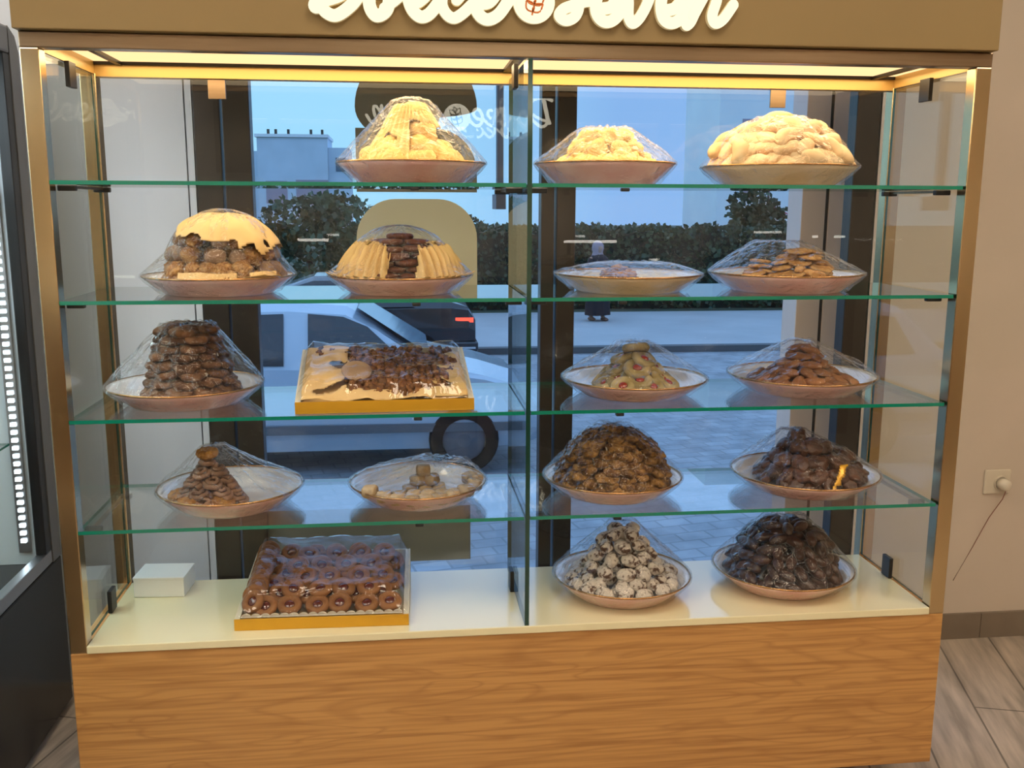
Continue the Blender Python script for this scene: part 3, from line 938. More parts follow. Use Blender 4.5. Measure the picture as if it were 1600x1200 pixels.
def scatter(pile, plate_xyz, meshes, name, label, group, sp, dz, tilt, seed, keep=None, cat='biscuit', face_out=False, inner=True, along=False, jit=0.12, lab_fn=None):
    rnd = random.Random(seed)
    px, py, pz = plate_xyz
    out = []
    h = dz * 0.45
    layer = 0
    spots = []
    while h < pile.H + 0.001:
        t = h / pile.H
        R = pile.rad(t) - sp * 0.42
        rings = []
        if R > 0:
            rings.append(R)
            nxt = pile.rad((h + dz) / pile.H) - sp * 0.42 if h + dz < pile.H else -1
            if inner:
                q = R - sp
                while q > max(nxt - sp * 0.9, 0):
                    rings.append(q); q -= sp
                if nxt < 0 and R > sp * 0.55:
                    rings.append(0.0)
        else:
            rings.append(0.0)
        for ri, r in enumerate(rings):
            n = max(1, int(2 * pi * r / sp)) if r > sp * 0.3 else 1
            a0 = rnd.random() * 6.28
            for i in range(n):
                a = a0 + 2 * pi * i / n + rnd.uniform(-.1, .1)
                rr = r * (1 + rnd.uniform(-.05, .05)) if n > 1 else 0.0
                spots.append((rr * cos(a) * pile.ex, rr * sin(a), h + rnd.uniform(-1, 1) * dz * jit, a, ri, t))
        h += dz
        layer += 1
    for (dx, dy, hh, a, ri, t) in spots:
        X, Y = pile.cx + dx, pile.cy + dy
        if keep and not keep(dx, dy, hh):
            continue
        me = rnd.choice(meshes)
        o = bpy.data.objects.new(name, me)
        COL.objects.link(o)
        lim = PLATES[plate_xyz][0] * 0.86
        rr = hypot(X, Y)
        if rr > lim:
            X, Y = X * lim / rr, Y * lim / rr
        o.location = (px + X, py + Y, pz + pile.zb + hh)
        tl = tilt * (1 - 0.6 * t) * rnd.uniform(0.6, 1.25) if ri == 0 else tilt * 0.2
        R1 = Matrix.Rotation(rnd.uniform(0, 6.28) if not along else rnd.uniform(-.35, .35), 3, 'Z')
        R2 = Matrix.Rotation(tl, 3, 'Y')
        R3 = Matrix.Rotation(a + rnd.uniform(-.2, .2), 3, 'Z')
        o.rotation_euler = (R3 @ R2 @ R1).to_euler()
        s = rnd.uniform(0.92, 1.08)
        o.scale = (s, s, s)
        rot = R3 @ R2 @ R1
        deficit = 0.0
        for v in list(me.vertices)[::4]:
            w = rot @ (v.co * s)
            gx, gy, gz = o.location.x + w.x - px, o.location.y + w.y - py, o.location.z + w.z - pz
            deficit = max(deficit, plate_floor(plate_xyz, gx, gy) + 0.001 - gz)
        o.location.z += deficit
        tag(o, label if lab_fn is None else lab_fn(o), cat, group)
        out.append(o)
    return out


def film(plate_xyz, R, h, piles, apex, rt_, label, seed, pleat=0.004, sag=0.0, margin=0.005, name='plastic_wrap', mat=None):
    """clear film pulled over a heap and tucked under the rim"""
    h = h + 0.005
    px, py, pz = plate_xyz
    nA, nR = 120, 30
    off = Vector((seed * 11.3, seed * 4.7, 0))
    ax, ay, az = apex
    ph = [(random.Random(seed + i).uniform(0, 6.28)) for i in range(4)]
    vs, fs = [], []
    for j in range(nR):
        t = j / (nR - 1)
        for i in range(nA):
            a = 2 * pi * i / nA
            ex, ey = (R + 0.004) * cos(a), (R + 0.004) * sin(a)
            tx, ty = ax + rt_ * cos(a), ay + rt_ * sin(a)
            if t < 0.8:
                q = t / 0.8
                x = ex + (tx - ex) * q; y = ey + (ty - ey) * q
                z = h + 0.004 + (az - h - 0.004) * q - sag * sin(pi * q)
            else:
                q = (t - 0.8) / 0.2
                x = tx + (ax - tx) * q; y = ty + (ay - ty) * q
                z = az
            for p in piles:
                zp = p.z(x, y)
                if zp > 0:
                    z = max(z, p.zb + zp + margin)
                d = hypot((x - p.cx) / p.ex, y - p.cy)
                if p.r0 < d < p.r0 + 0.02:
                    z = max(z, p.zb + 0.02)
            e = min(1, t * 6) * (1 - 0.6 * max(0, (t - 0.7) / 0.3))
            w = pleat * e * (sin(a * 23 + ph[0] + 3 * noise.noise(Vector((cos(a) * 2, sin(a) * 2, t * 2)) + off))
                             * (0.5 + noise.noise(Vector((cos(a) * 3, sin(a) * 3, t)) + off))
                             + 1.3 * abs(noise.noise(Vector((x * 30, y * 30, z * 18)) + off)))
            vs.append((x, y, max(z + w, h + 0.0035 if t < 0.03 else 0.012)))
    for j in range(nR - 1):
        for i in range(nA):
            fs.append((j * nA + i, j * nA + (i + 1) % nA, (j + 1) * nA + (i + 1) % nA, (j + 1) * nA + i))
    # skirt tucked under the rim
    n0 = len(vs)
    for k, (rr, zz) in enumerate(((R + 0.0045, h - 0.001), (R * 0.955, h * 0.74 - 0.004), (R * 0.87, h * 0.42 - 0.002), (R * 0.80, 0.0035))):
        for i in range(nA):
            a = 2 * pi * i / nA
            g = 1 + (0.010 * k) * noise.noise(Vector((cos(a) * 9, sin(a) * 9, k)) + off)
            vs.append((rr * g * cos(a), rr * g * sin(a), max(zz + 0.0, 0.0012)))
    for k in range(4):
        a0 = 0 if k == 0 else n0 + (k - 1) * nA
        b0 = n0 + k * nA
        for i in range(nA):
            fs.append((b0 + i, b0 + (i + 1) % nA, a0 + (i + 1) % nA, a0 + i))
    o = MB().add(vs, fs).build(name, mat or M_film, None, smooth=True)
    o.location = (px, py, pz)
    return tag(o, label, 'plastic film', 'clear film over the plates')


def drape(plate_xyz, piles, mask, mat, label, name='paper_sheet', lift=0.007, pleat=0.0, freq=30, seed=0, nA=220, nR=64, rmax=0.15, floor=0.02, cat='paper'):
    px, py, pz = plate_xyz
    off = Vector((seed * 5.1, seed * 2.3, 0))
    vs, idx, fs = [], {}, []
    p0 = piles[0]
    for j in range(nR):
        for i in range(nA):
            a = 2 * pi * i / nA
            r = rmax * (j + 0.2) / nR
            x, y = p0.cx + r * cos(a) * p0.ex, p0.cy + r * sin(a)
            z = plate_floor(plate_xyz, x, y) + 0.004
            for p in piles:
                zp = p.z(x, y)
                if zp > 0:
                    z = max(z, p.zb + zp)
            w = pleat * (abs(((a * freq / (2 * pi) + 0.6 * noise.noise(Vector((cos(a), sin(a), r * 6)) * 2 + off)) % 1.0) - 0.5) * 2 - 0.5)
            cr = 0.004 * noise.noise(Vector((x * 25, y * 25, z * 25)) + off)
            nrm = Vector((cos(a), sin(a), 0.5)).normalized() * (lift + w + cr)
            vs.append((x + nrm.x, y + nrm.y, z + nrm.z)); idx[(j, i)] = len(vs) - 1
    for j in range(nR - 1):
        for i in range(nA):
            q = [idx[(j, i)], idx[(j, (i + 1) % nA)], idx[(j + 1, (i + 1) % nA)], idx[(j + 1, i)]]
            c = [sum(vs[k][n] for k in q) / 4 for n in range(3)]
            if mask(c[0], c[1], c[2], noise.noise(Vector((c[0] * 35, c[1] * 35, c[2] * 35)) + off)):
                fs.append(q)
    o = MB().add(vs, fs).build(name, mat, None, smooth=True)
    bm = bmesh.new(); bm.from_mesh(o.data)
    bmesh.ops.delete(bm, geom=[v for v in bm.verts if not v.link_faces], context='VERTS')
    bm.to_mesh(o.data); bm.free()
    o.location = (px, py, pz)
    sm = o.modifiers.new('thickness', 'SOLIDIFY'); sm.thickness = 0.0006
    return tag(o, label, cat)


def meshes(name, mbs, mat, smooth=True):
    return [m.mesh(name, mat, smooth) for m in mbs]


ZB = 0.011      # heap sits this far above the plate's foot
SZ = {k: v + 0.0006 for k, v in SHELF_Z.items()}
SZ[0] = DECK + 0.0006

# --- topmost shelf
pA = (0.752, 0.185, SZ[1]); pileA = Pile(0, 0, ZB, 0.130, 0.156, 'cone', 0.20)
make_plate(*pA, 0.165, 0.040, 'pink plate of yellow biscuits under the tallest mound on the topmost shelf', M_pink, 0.4)
scatter(pileA, pA, meshes('lemon_biscuit', [lump(0.040, 0.036, 0.030, 0.25, 1.4, s) for s in range(3)], C['lemon']), 'lemon_biscuit',
        'plump yellow biscuit in the tall mound on the topmost shelf', 'yellow biscuits of the tall mound', 0.060, 0.040, 0.9, 1)
drape(pA, [pileA], lambda x, y, z, n: z > 0.128 + 0.02 * n + 0.16 * max(0, x + 0.03) * (x < 0.02) or (y < 0.06 and x < -0.005 and z > 0.03 and n > -0.22 and x > -0.10),
      M_paper_lemon, 'pale yellow pleated paper over the tall mound on the topmost shelf', pleat=0.009, freq=34, seed=3)
film(pA, 0.165, 0.040, [pileA], (0, 0, 0.182), 0.042, 'clear wrinkled film over the tall yellow mound on the topmost shelf', 2, margin=0.020, pleat=0.003)

pB = (1.192, 0.185, SZ[1]); pileB = Pile(0.0, 0, ZB, 0.132, 0.110, 'cone', 0.42)
make_plate(*pB, 0.160, 0.042, 'pink plate of pale crumbly pieces under the lowest mound on the topmost shelf', M_pink, 1.2)
scatter(pileB, pB, meshes('butter_biscuit', [lump(0.026, 0.021, 0.020, 0.5, 1.6, s, amp2=0.12, freq2=5) for s in range(4)], C['butter']), 'butter_biscuit',
        'pale butter coloured chunk in the flat topped heap on the topmost shelf', 'pale chunks of the flat topped heap', 0.040, 0.027, 1.0, 4)
film(pB, 0.160, 0.042, [pileB], (0, 0, 0.126), 0.060, 'clear film over the flat topped pale heap on the topmost shelf', 5)

pC = (1.605, 0.185, SZ[1]); pileC = Pile(0, 0, ZB + 0.008, 0.165, 0.135, 'dome')
make_plate(*pC, 0.179, 0.038, 'cream plate carrying the round dome of cream pastries on the topmost shelf', M_creamglaze)
crm = meshes('almond_crescent', [crescent(0.021, 0.036, s) for s in range(2)] + [lump(0.033, 0.020, 0.013, 0.25, 1.5, 3)], C['cream'])
crb = meshes('almond_crescent', [lump(0.033, 0.020, 0.013, 0.25, 1.5, 5)], C['creambrown'])
scatter(pileC, pC, crm * 4 + crb, 'almond_crescent', 'cream almond pastry in the round dome on the topmost shelf', 'cream pastries of the round dome', 0.046, 0.024, 1.0, 7)
film(pC, 0.179, 0.038, [pileC], (0, 0, 0.156), 0.055, 'clear film over the dome of cream pastries on the topmost shelf', 8)

# --- second shelf
pD = (0.323, 0.174, SZ[2]); pileD = Pile(0.012, 0, ZB, 0.132, 0.158, 'dome')
make_plate(*pD, 0.164, 0.034, 'pink plate of brown nut balls topped with paper on the second shelf', M_pink, 2)
wal = meshes('nut_ball', [lump(0.0225, 0.021, 0.019, 0.18, 2, s, hi=True, amp2=0.14, freq2=7) for s in range(3)], C['walnut'])
wal += meshes('nut_ball', [lump(0.024, 0.019, 0.017, 0.08, 1.5, 8)], C['almondball'])
scatter(pileD, pD, wal, 'nut_ball', 'brown nut coated ball in the heap under folded tan paper', 'nut balls of the paper topped heap', 0.043, 0.031, 0.8, 11)
drape(pD, [pileD], lambda x, y, z, n: (z > 0.118 + 0.03 * n - 0.12 * (x - 0.01) and (x > -0.075 or z > 0.155)) or (z < 0.045 + 0.012 * n and y < -0.06 and x > -0.08),
      M_paper_pale, 'folded tan paper over the heap of brown nut balls', lift=0.013, pleat=0.006, freq=7, seed=9)
film(pD, 0.164, 0.034, [pileD], (0.03, 0, 0.176), 0.02, 'clear film over the paper topped nut balls on the second shelf', 12, margin=0.014)

pE = (0.723, 0.160, SZ[2]); pileE = Pile(0, 0, ZB, 0.126, 0.116, 'dome')
make_plate(*pE, 0.160, 0.034, 'pink plate of chocolate discs between gold paper pleats', M_pink, 3)
chm = meshes('chocolate_disc', [disc_cookie(0.030, 0.013, seed=s) for s in range(3)], C['choc'])
scatter(pileE, pE, chm, 'chocolate_disc', 'dark chocolate disc stacked between gold pleated papers', 'chocolate discs between gold papers', 0.056, 0.0135, 0.10, 14,
        keep=lambda x, y, h: True, inner=False)
drape(pE, [pileE], lambda x, y, z, n: x < -0.024 + 0.012 * n and z < 0.112 + 0.012 * n and not (y > 0.09), M_paper, 'gold pleated paper on the nut ball side of the chocolate discs',
      lift=0.013, pleat=0.020, freq=40, seed=15)
drape(pE, [pileE], lambda x, y, z, n: x > 0.036 + 0.016 * n and z < 0.108 + 0.014 * n and not (y > 0.09), M_paper, 'gold pleated paper on the glass divider side of the chocolate discs',
      lift=0.013, pleat=0.020, freq=40, seed=16)
film(pE, 0.160, 0.034, [pileE], (0, 0, 0.130), 0.055, 'clear film over the gold papers and chocolate discs', 17, margin=0.022)

pF = (1.248, 0.165, SZ[2]); pileF = Pile(-0.028, -0.02, ZB, 0.050, 0.044, 'dome')
make_plate(*pF, 0.170, 0.034, 'nearly empty cream yellow plate on the second shelf', M_creamglaze, 1)
scatter(pileF, pF, meshes('flaky_pastry', [lump(0.015, 0.013, 0.008, 0.5, 2.2, s, amp2=0.15) for s in range(3)], C['flake']), 'flaky_pastry',
        'golden flaky pastry bit in the small heap on the cream yellow plate', 'flaky pastry bits of the small heap', 0.022, 0.012, 0.6, 18)
film(pF, 0.170, 0.034, [pileF], (0.02, 0.03, 0.062), 0.085, 'low puffed film over the nearly empty cream yellow plate', 19, pleat=0.003)

pG = (1.622, 0.150, SZ[2]); pileG = Pile(0.035, 0.0, ZB, 0.105, 0.085, 'cone', 0.35); pileG2 = Pile(-0.055, 0.02, ZB, 0.065, 0.062, 'cone', 0.3)
make_plate(*pG, 0.177, 0.036, 'pink plate of sesame wafers at the cream wall end of the second shelf', M_pink, 0.7)
wf = meshes('sesame_wafer', [disc_cookie(0.028, 0.007, amp=0.14, seed=s, bumpy=0.002) for s in range(3)] + [lump(0.03, 0.012, 0.009, 0.3, 2, 4)], C['wafer'])
for i, pl_ in enumerate((pileG, pileG2)):
    scatter(pl_, pG, wf, 'sesame_wafer', 'thin beige sesame wafer in the low heap on the second shelf', 'sesame wafers of the low heap', 0.044, 0.0125, 0.35, 21 + i)
film(pG, 0.177, 0.036, [pileG, pileG2], (-0.01, 0.03, 0.112), 0.055, 'clear film tented over the sesame wafers on the second shelf', 23)

# --- third shelf
pH = (0.234, 0.185, SZ[3]); pileH = Pile(0.012, 0, ZB, 0.108, 0.162, 'tower', 0.58)
make_plate(*pH, 0.171, 0.036, 'pink plate under the tower of brown flower biscuits', M_pink, 1.1)
scatter(pileH, pH, meshes('flower_biscuit', [disc_cookie(0.030, 0.015, lobes=6, lobe_amp=0.09, seed=s, bumpy=0.004) for s in range(3)], C['flower']), 'flower_biscuit',
        'brown flower shaped biscuit in the tall tower on the third shelf', 'flower biscuits of the tower', 0.050, 0.0185, 0.45, 25)
film(pH, 0.171, 0.036, [pileH], (0.012, 0, 0.174), 0.058, 'clear film over the tower of flower biscuits', 26, pleat=0.005)

pI = (1.275, 0.190, SZ[3]); pileI = Pile(0, -0.01, ZB, 0.118, 0.098, 'cone', 0.3)
make_plate(*pI, 0.172, 0.033, 'pink plate of greenish jam biscuits on the third shelf', M_pink, 1.9)
pis = meshes('jam_biscuit', [disc_cookie(0.031, 0.018, seed=s, hole=0.36) for s in range(3)], C['pistachio'])
its = scatter(pileI, pI, pis, 'jam_biscuit', 'greenish round biscuit with jam centre in the heap on the third shelf', 'greenish jam biscuits of the heap', 0.054, 0.022, 0.85, 28)
jm = lump(0.0105, 0.0105, 0.005).mesh('jam', C['redjam'], True)
for o in its:
    j = bpy.data.objects.new('jam', jm); COL.objects.link(j); j.parent = o; j.location = (0, 0, 0.004)
film(pI, 0.172, 0.033, [pileI], (0, 0, 0.124), 0.035, 'clear pleated film over the greenish jam biscuits', 29, pleat=0.006)

pJ = (1.693, 0.190, SZ[3]); pileJ = Pile(0.0, -0.005, ZB, 0.135, 0.100, 'cone', 0.12)
make_plate(*pJ, 0.176, 0.034, 'pink plate of almond fingers at the cream wall end of the third shelf', M_pink, 2.6)
scatter(pileJ, pJ, meshes('almond_finger', [lump(0.027, 0.013, 0.010, 0.25, 2, s) for s in range(3)], C['almond']), 'almond_finger',
        'reddish brown almond finger in the pointed heap on the third shelf', 'almond fingers of the pointed heap', 0.036, 0.0165, 0.5, 31)
film(pJ, 0.176, 0.034, [pileJ], (-0.005, 0, 0.122), 0.03, 'clear film pulled to a point over the almond fingers', 32, pleat=0.005)

# --- lowest shelf
pK = (0.325, 0.172, SZ[4]); pileK = Pile(-0.045, -0.02, ZB, 0.090, 0.118, 'cone', 0.16)
make_plate(*pK, 0.163, 0.038, 'half empty pink plate with brown piped biscuits on the lowest shelf', M_pink, 0.2)
scatter(pileK, pK, meshes('piped_biscuit', [swirl(0.024, s) for s in range(3)], C['ruffle']) * 2 + meshes('piped_biscuit', [disc_cookie(0.026, 0.016, seed=9, bumpy=0.004)], C['nuttop']),
        'piped_biscuit', 'brown piped biscuit in the lopsided heap on the half empty plate', 'piped biscuits of the lopsided heap', 0.044, 0.021, 0.35, 34)
film(pK, 0.163, 0.038, [pileK], (-0.035, 0.0, 0.138), 0.028, 'clear film sagging over the half empty plate of piped biscuits', 35, pleat=0.004, sag=0.006)

pL = (0.756, 0.176, SZ[4])
make_plate(*pL, 0.160, 0.036, 'shallow plate with a few sugared cubes on the lowest shelf', M_pink, 1.4)
cb = meshes('cube_sweet', [cube_cookie(0.0155, s) for s in range(3)], C['cube'])
rnd = random.Random(77)
spots = [(-0.11 + 0.031 * i, -0.085 - 0.035 * (1 - ((i - 3.2) / 3.6) ** 2), 0.024) for i in range(8)]
spots += [(-0.078 + 0.033 * i, -0.058 - 0.012 * (1 - ((i - 2.5) / 3) ** 2), 0.0225) for i in range(6)]
spots += [(-0.02, -0.018, 0.022), (0.015, -0.022, 0.022), (0.048, -0.012, 0.022), (0.0, -0.02, 0.047), (0.03, -0.016, 0.047), (0.012, -0.018, 0.070),
          (0.13, -0.035, 0.032), (0.136, 0.0, 0.033), (0.125, 0.036, 0.033)]
for (dx, dy, dz_) in spots:
    o = bpy.data.objects.new('cube_sweet', rnd.choice(cb)); COL.objects.link(o)
    o.location = (pL[0] + dx, pL[1] + dy, pL[2] + max(dz_, plate_floor(pL, dx, dy) + 0.013))
    o.rotation_euler = (rnd.uniform(-.15, .15), rnd.uniform(-.15, .15), rnd.uniform(0, 1.5))
    tag(o, 'small sugared beige cube sweet on the shallow plate of the lowest shelf', 'sweet', 'sugared cubes on the shallow plate')
pileL = Pile(0.012, -0.018, 0.012, 0.06, 0.080, 'cone', 0.35); pileL2 = Pile(0, -0.02, 0.012, 0.15, 0.032, 'dome')
film(pL, 0.160, 0.036, [pileL, pileL2], (0.05, 0.03, 0.075), 0.07, 'crumpled clear film over the shallow plate of sugared cubes', 38, pleat=0.006, margin=0.004)

pM = (1.225, 0.178, SZ[4]); pileM = Pile(0, 0, ZB, 0.138, 0.150, 'dome')
make_plate(*pM, 0.166, 0.036, 'pink plate under the big golden brown dome on the lowest shelf', M_pink, 2.9)
scatter(pileM, pM, meshes('nut_flake_biscuit', [disc_cookie(0.021, 0.012, amp=0.16, seed=s, bumpy=0.006) for s in range(4)], C['golden']), 'nut_flake_biscuit',
        'golden brown nut flake biscuit in the big dome on the lowest shelf', 'nut flake biscuits of the big dome', 0.036, 0.0155, 0.6, 41)
film(pM, 0.166, 0.036, [pileM], (0, 0, 0.168), 0.04, 'clear film over the golden brown dome on the lowest shelf', 42)

pN = (1.708, 0.172, SZ[4]); pileN = Pile(0.015, 0, ZB, 0.132, 0.095, 'dome'); pileN2 = Pile(-0.02, 0.01, ZB, 0.10, 0.122, 'cone', 0.25)
make_plate(*pN, 0.178, 0.034, 'pink plate of glossy chocolate chunks at the cream wall end of the lowest shelf', M_pink, 0.9)
fd = meshes('chocolate_chunk', [lump(0.026, 0.020, 0.016, 0.45, 1.7, s, amp2=0.12) for s in range(4)], C['fudge'])
scatter(pileN, pN, fd, 'chocolate_chunk', 'glossy dark chocolate chunk in the two peaked heap on the lowest shelf', 'chocolate chunks of the two peaked heap', 0.042, 0.026, 0.8, 44)
scatter(pileN2, pN, fd, 'chocolate_chunk', 'glossy dark chocolate chunk in the two peaked heap on the lowest shelf', 'chocolate chunks of the two peaked heap', 0.042, 0.026, 0.8, 45,
        keep=lambda x, y, h: h > 0.085)
drape(pN, [pileN], lambda x, y, z, n: 0.0 + 0.7 * (z - 0.03) + 0.006 * n < x < 0.013 + 0.8 * (z - 0.03) + 0.008 * n and y < -0.05 and z < 0.082, M_gold_foil, 'strip of gold paper among the glossy chocolate chunks', lift=0.018, seed=46)
film(pN, 0.178, 0.034, [pileN, pileN2], (-0.03, 0.01, 0.142), 0.03, 'clear folded film over the glossy chocolate chunks on the lowest shelf', 47, pleat=0.006)

# --- deck
pO = (1.254, 0.178, SZ[0]); pileO = Pile(0, 0, ZB, 0.150, 0.162, 'cone', 0.25)
make_plate(*pO, 0.168, 0.042, 'pink plate of sugar dusted biscuits on the cream deck', M_pink, 2.2)
scatter(pileO, pO, meshes('sugar_dusted_biscuit', [lump(0.023, 0.017, 0.015, 0.15, 2, s) for s in range(3)], C['crinkle']), 'sugar_dusted_biscuit',
        'white sugar dusted brown biscuit in the pyramid on the cream deck', 'sugar dusted biscuits of the pyramid', 0.043, 0.026, 0.6, 50)
film(pO, 0.168, 0.042, [pileO], (0, 0, 0.182), 0.03, 'clear film over the pyramid of sugar dusted biscuits', 51, pleat=0.004)

pQ = (1.673, 0.190, SZ[0]); pileQ = Pile(0, 0, ZB, 0.142, 0.158, 'dome')
make_plate(*pQ, 0.174, 0.040, 'pink plate of dark chocolate fingers on the cream deck', M_pink, 0.1)
scatter(pileQ, pQ, meshes('chocolate_finger', [lump(0.027, 0.013, 0.013, 0.12, 2, s) for s in range(3)], C['finger']), 'chocolate_finger',
        'dark chocolate finger in the dome on the cream deck', 'chocolate fingers of the dome', 0.038, 0.0225, 0.5, 53)
film(pQ, 0.174, 0.040, [pileQ], (0, 0, 0.178), 0.05, 'clear film over the dome of dark chocolate fingers', 54, pleat=0.005)

# ------------------------------------------------------------------ gold trays
def tray(loc, rz, w, d, hf, hb, label):
    """open card box: gold front edge, ivory walls that rise to the back"""
    t = thing('gold_tray', label, 'tray', loc, rz, 'gold card trays')
    MB().box((-w / 2, 0, 0), (w / 2, d, 0.004)).build('tray_base', M_gold_foil, t)
    MB().box((-w / 2, 0, 0.0041), (w / 2, 0.004, hf)).build('front_edge', M_gold_foil, t)
    for s in (-1, 1):
        x0, x1 = (s * w / 2, s * (w / 2 - 0.012))
        MB().prism([(0.0041, 0.0041), (d, 0.0041), (d, hb), (0.0041, hf)], 'x', min(x0, x1), max(x0, x1)).build('side_wall', M_traycard, t)
    MB().box((-w / 2 + 0.0121, d - 0.004, 0.0041), (w / 2 - 0.0121, d, hb)).build('back_wall', M_traycard, t)
    return t


T1 = (0.686, 0.022, SZ[3]); T1W, T1D = 0.385, 0.285
tray(T1, radians(1.5), T1W, T1D, 0.026, 0.098, 'gold edged tray of caramel nuts and tan paper on the third shelf')
rnd = random.Random(5)
slope1 = lambda y: 0.023 + (0.092 - 0.023) * y / T1D
nutm = meshes('caramel_nut', [lump(0.0105, 0.0095, 0.008, 0.5, 2.4, s, amp2=0.2) for s in range(4)], C['nut'])


def on_tray(T, rz, x, y, z):
    return (T[0] + x * cos(rz) - y * sin(rz), T[1] + x * sin(rz) + y * cos(rz), T[2] + z)


def tray_sheet(T, rz, w, d, slope, mask, mat, lift, amp, seed, label, name='paper_sheet', cat='paper', nx=60, ny=44, film_=False):
    off = Vector((seed * 3.3, seed * 1.7, 0))
    vs, fs = [], []
    for j in range(ny + 1):
        for i in range(nx + 1):
            x = -w / 2 + w * i / nx; y = 0.006 + (d - 0.012) * j / ny
            z = slope(y) + lift - 0.011 * max(0.0, 1 - y / 0.03) * (lift > 0) + amp * (noise.noise(Vector((x * 18, y * 18, 0)) + off) + 0.5 * noise.noise(Vector((x * 45, y * 45, 3)) + off))
            if film_:
                e = min(1, min(i, nx - i) / 4, min(j, ny - j) / 4)
                z = slope(y) + 0.003 + (z - slope(y) - 0.003) * e
            vs.append((x, y, z))
    for j in range(ny):
        for i in range(nx):
            q = [j * (nx + 1) + i, j * (nx + 1) + i + 1, (j + 1) * (nx + 1) + i + 1, (j + 1) * (nx + 1) + i]
            c = [sum(vs[k][n] for k in q) / 4 for n in range(3)]
            if mask(c[0], c[1], noise.noise(Vector((c[0] * 22, c[1] * 22, 9)) + off)):
                fs.append(q)
    o = MB().add(vs, fs).build(name, mat, None, smooth=True)
    bm = bmesh.new(); bm.from_mesh(o.data)
    bmesh.ops.delete(bm, geom=[v for v in bm.verts if not v.link_faces], context='VERTS')
    bm.to_mesh(o.data); bm.free()
    o.location = T; o.rotation_euler = (0, 0, rz)
    if not film_:
        sm = o.modifiers.new('thickness', 'SOLIDIFY'); sm.thickness = 0.0006
    return tag(o, label, cat)


RZ1 = radians(1.5)
tray_sheet(T1, RZ1, T1W - 0.026, T1D, slope1, lambda x, y, n: True, M_paper_pale, -0.012, 0.006, 60, 'tan paper lining the tray of caramel nuts')
cnt = 0
for gy in range(17):
    for gx in range(22):
        x = -0.165 + gx * 0.0157 + rnd.uniform(-.004, .004); y = 0.03 + gy * 0.0148 + rnd.uniform(-.004, .004)
        u = (x - 0.03) / 0.138; v = (y - 0.145) / 0.124
        if u * u + v * v + 0.5 * noise.noise(Vector((x * 14, y * 14, 1))) > 1.0:
            if not (y > 0.24 and rnd.random() < 0.6):
                continue
        if abs(x) > T1W / 2 - 0.03:
            continue
        o = bpy.data.objects.new('caramel_nut', rnd.choice(nutm)); COL.objects.link(o)
        o.location = on_tray(T1, RZ1, x, y, slope1(y) + 0.004 + rnd.uniform(0, 0.006))
        o.rotation_euler = (rnd.uniform(0, 3), rnd.uniform(0, 3), rnd.uniform(0, 3))
        s = rnd.uniform(0.8, 1.25); o.scale = (s, s, s)
        tag(o, 'dark caramel nut piece in the gold tray on the third shelf', 'nut', 'caramel nuts of the tray')
tray_sheet(T1, RZ1, T1W - 0.026, T1D, slope1, lambda x, y, n: x < -0.112 + 0.07 * n + 0.25 * (y - 0.10) or (y < 0.03 + 0.02 * n), M_paper_pale, 0.013, 0.010, 62,
           'crumpled tan paper folded over the wafer end of the nut tray')
tray_sheet(T1, RZ1, T1W - 0.026, T1D, slope1, lambda x, y, n: x > 0.122 + 0.06 * n + 0.10 * (y - 0.1) and y < 0.23, M_paper, 0.013, 0.009, 63,
           'crumpled gold paper folded over the divider end of the nut tray')
o = disc_cookie(0.034, 0.007, amp=0.01).build('wafer_disc', C['disc'], None, smooth=True)
o.location = on_tray(T1, RZ1, -0.062, 0.105, slope1(0.105) + 0.026); o.rotation_euler = (0.55, 0.1, 0)
tag(o, 'round beige wafer disc lying on the caramel nuts', 'wafer')
f = tray_sheet(T1, RZ1, T1W - 0.004, T1D, slope1, lambda x, y, n: True, M_flat_film, 0.034, 0.008, 64, 'clear film over the tray of caramel nuts', 'plastic_wrap', 'plastic film', film_=True)

T2 = (0.534, 0.036, SZ[0]); T2W, T2D = 0.388, 0.320; RZ2 = radians(-1.5)
tray(T2, RZ2, T2W, T2D, 0.026, 0.066, 'gold edged tray of ring biscuits on the cream deck')
slope2 = lambda y: 0.024 + (0.064 - 0.024) * y / T2D
rg = meshes('ring_biscuit', [disc_cookie(0.028, 0.016, seed=s, hole=0.40, amp=0.02) for s in range(3)], C['ring'])
jm2 = lump(0.0118, 0.0118, 0.0048).mesh('jam', C['jam'], True)
rnd = random.Random(9)
protos = []
for me in rg:
    o = bpy.data.objects.new('ring_biscuit', me); COL.objects.link(o)
    j = bpy.data.objects.new('jam', jm2); COL.objects.link(j); j.parent = o; j.location = (0, 0, 0.002); j['label'] = 'shiny dark jam centre'
    protos.append(o)
used = set()


def place_ring(x, y, z, tx, ty, tz):
    k = rnd.randrange(3)
    if k not in used:
        used.add(k); o = protos[k]
    else:
        o = copy_tree(protos[k])
    o.location = on_tray(T2, RZ2, x, y, z)
    o.rotation_euler = (tx, ty, tz)
    tag(o, 'brown ring biscuit with dark jam centre in the tray on the cream deck', 'biscuit', 'ring biscuits of the deck tray')


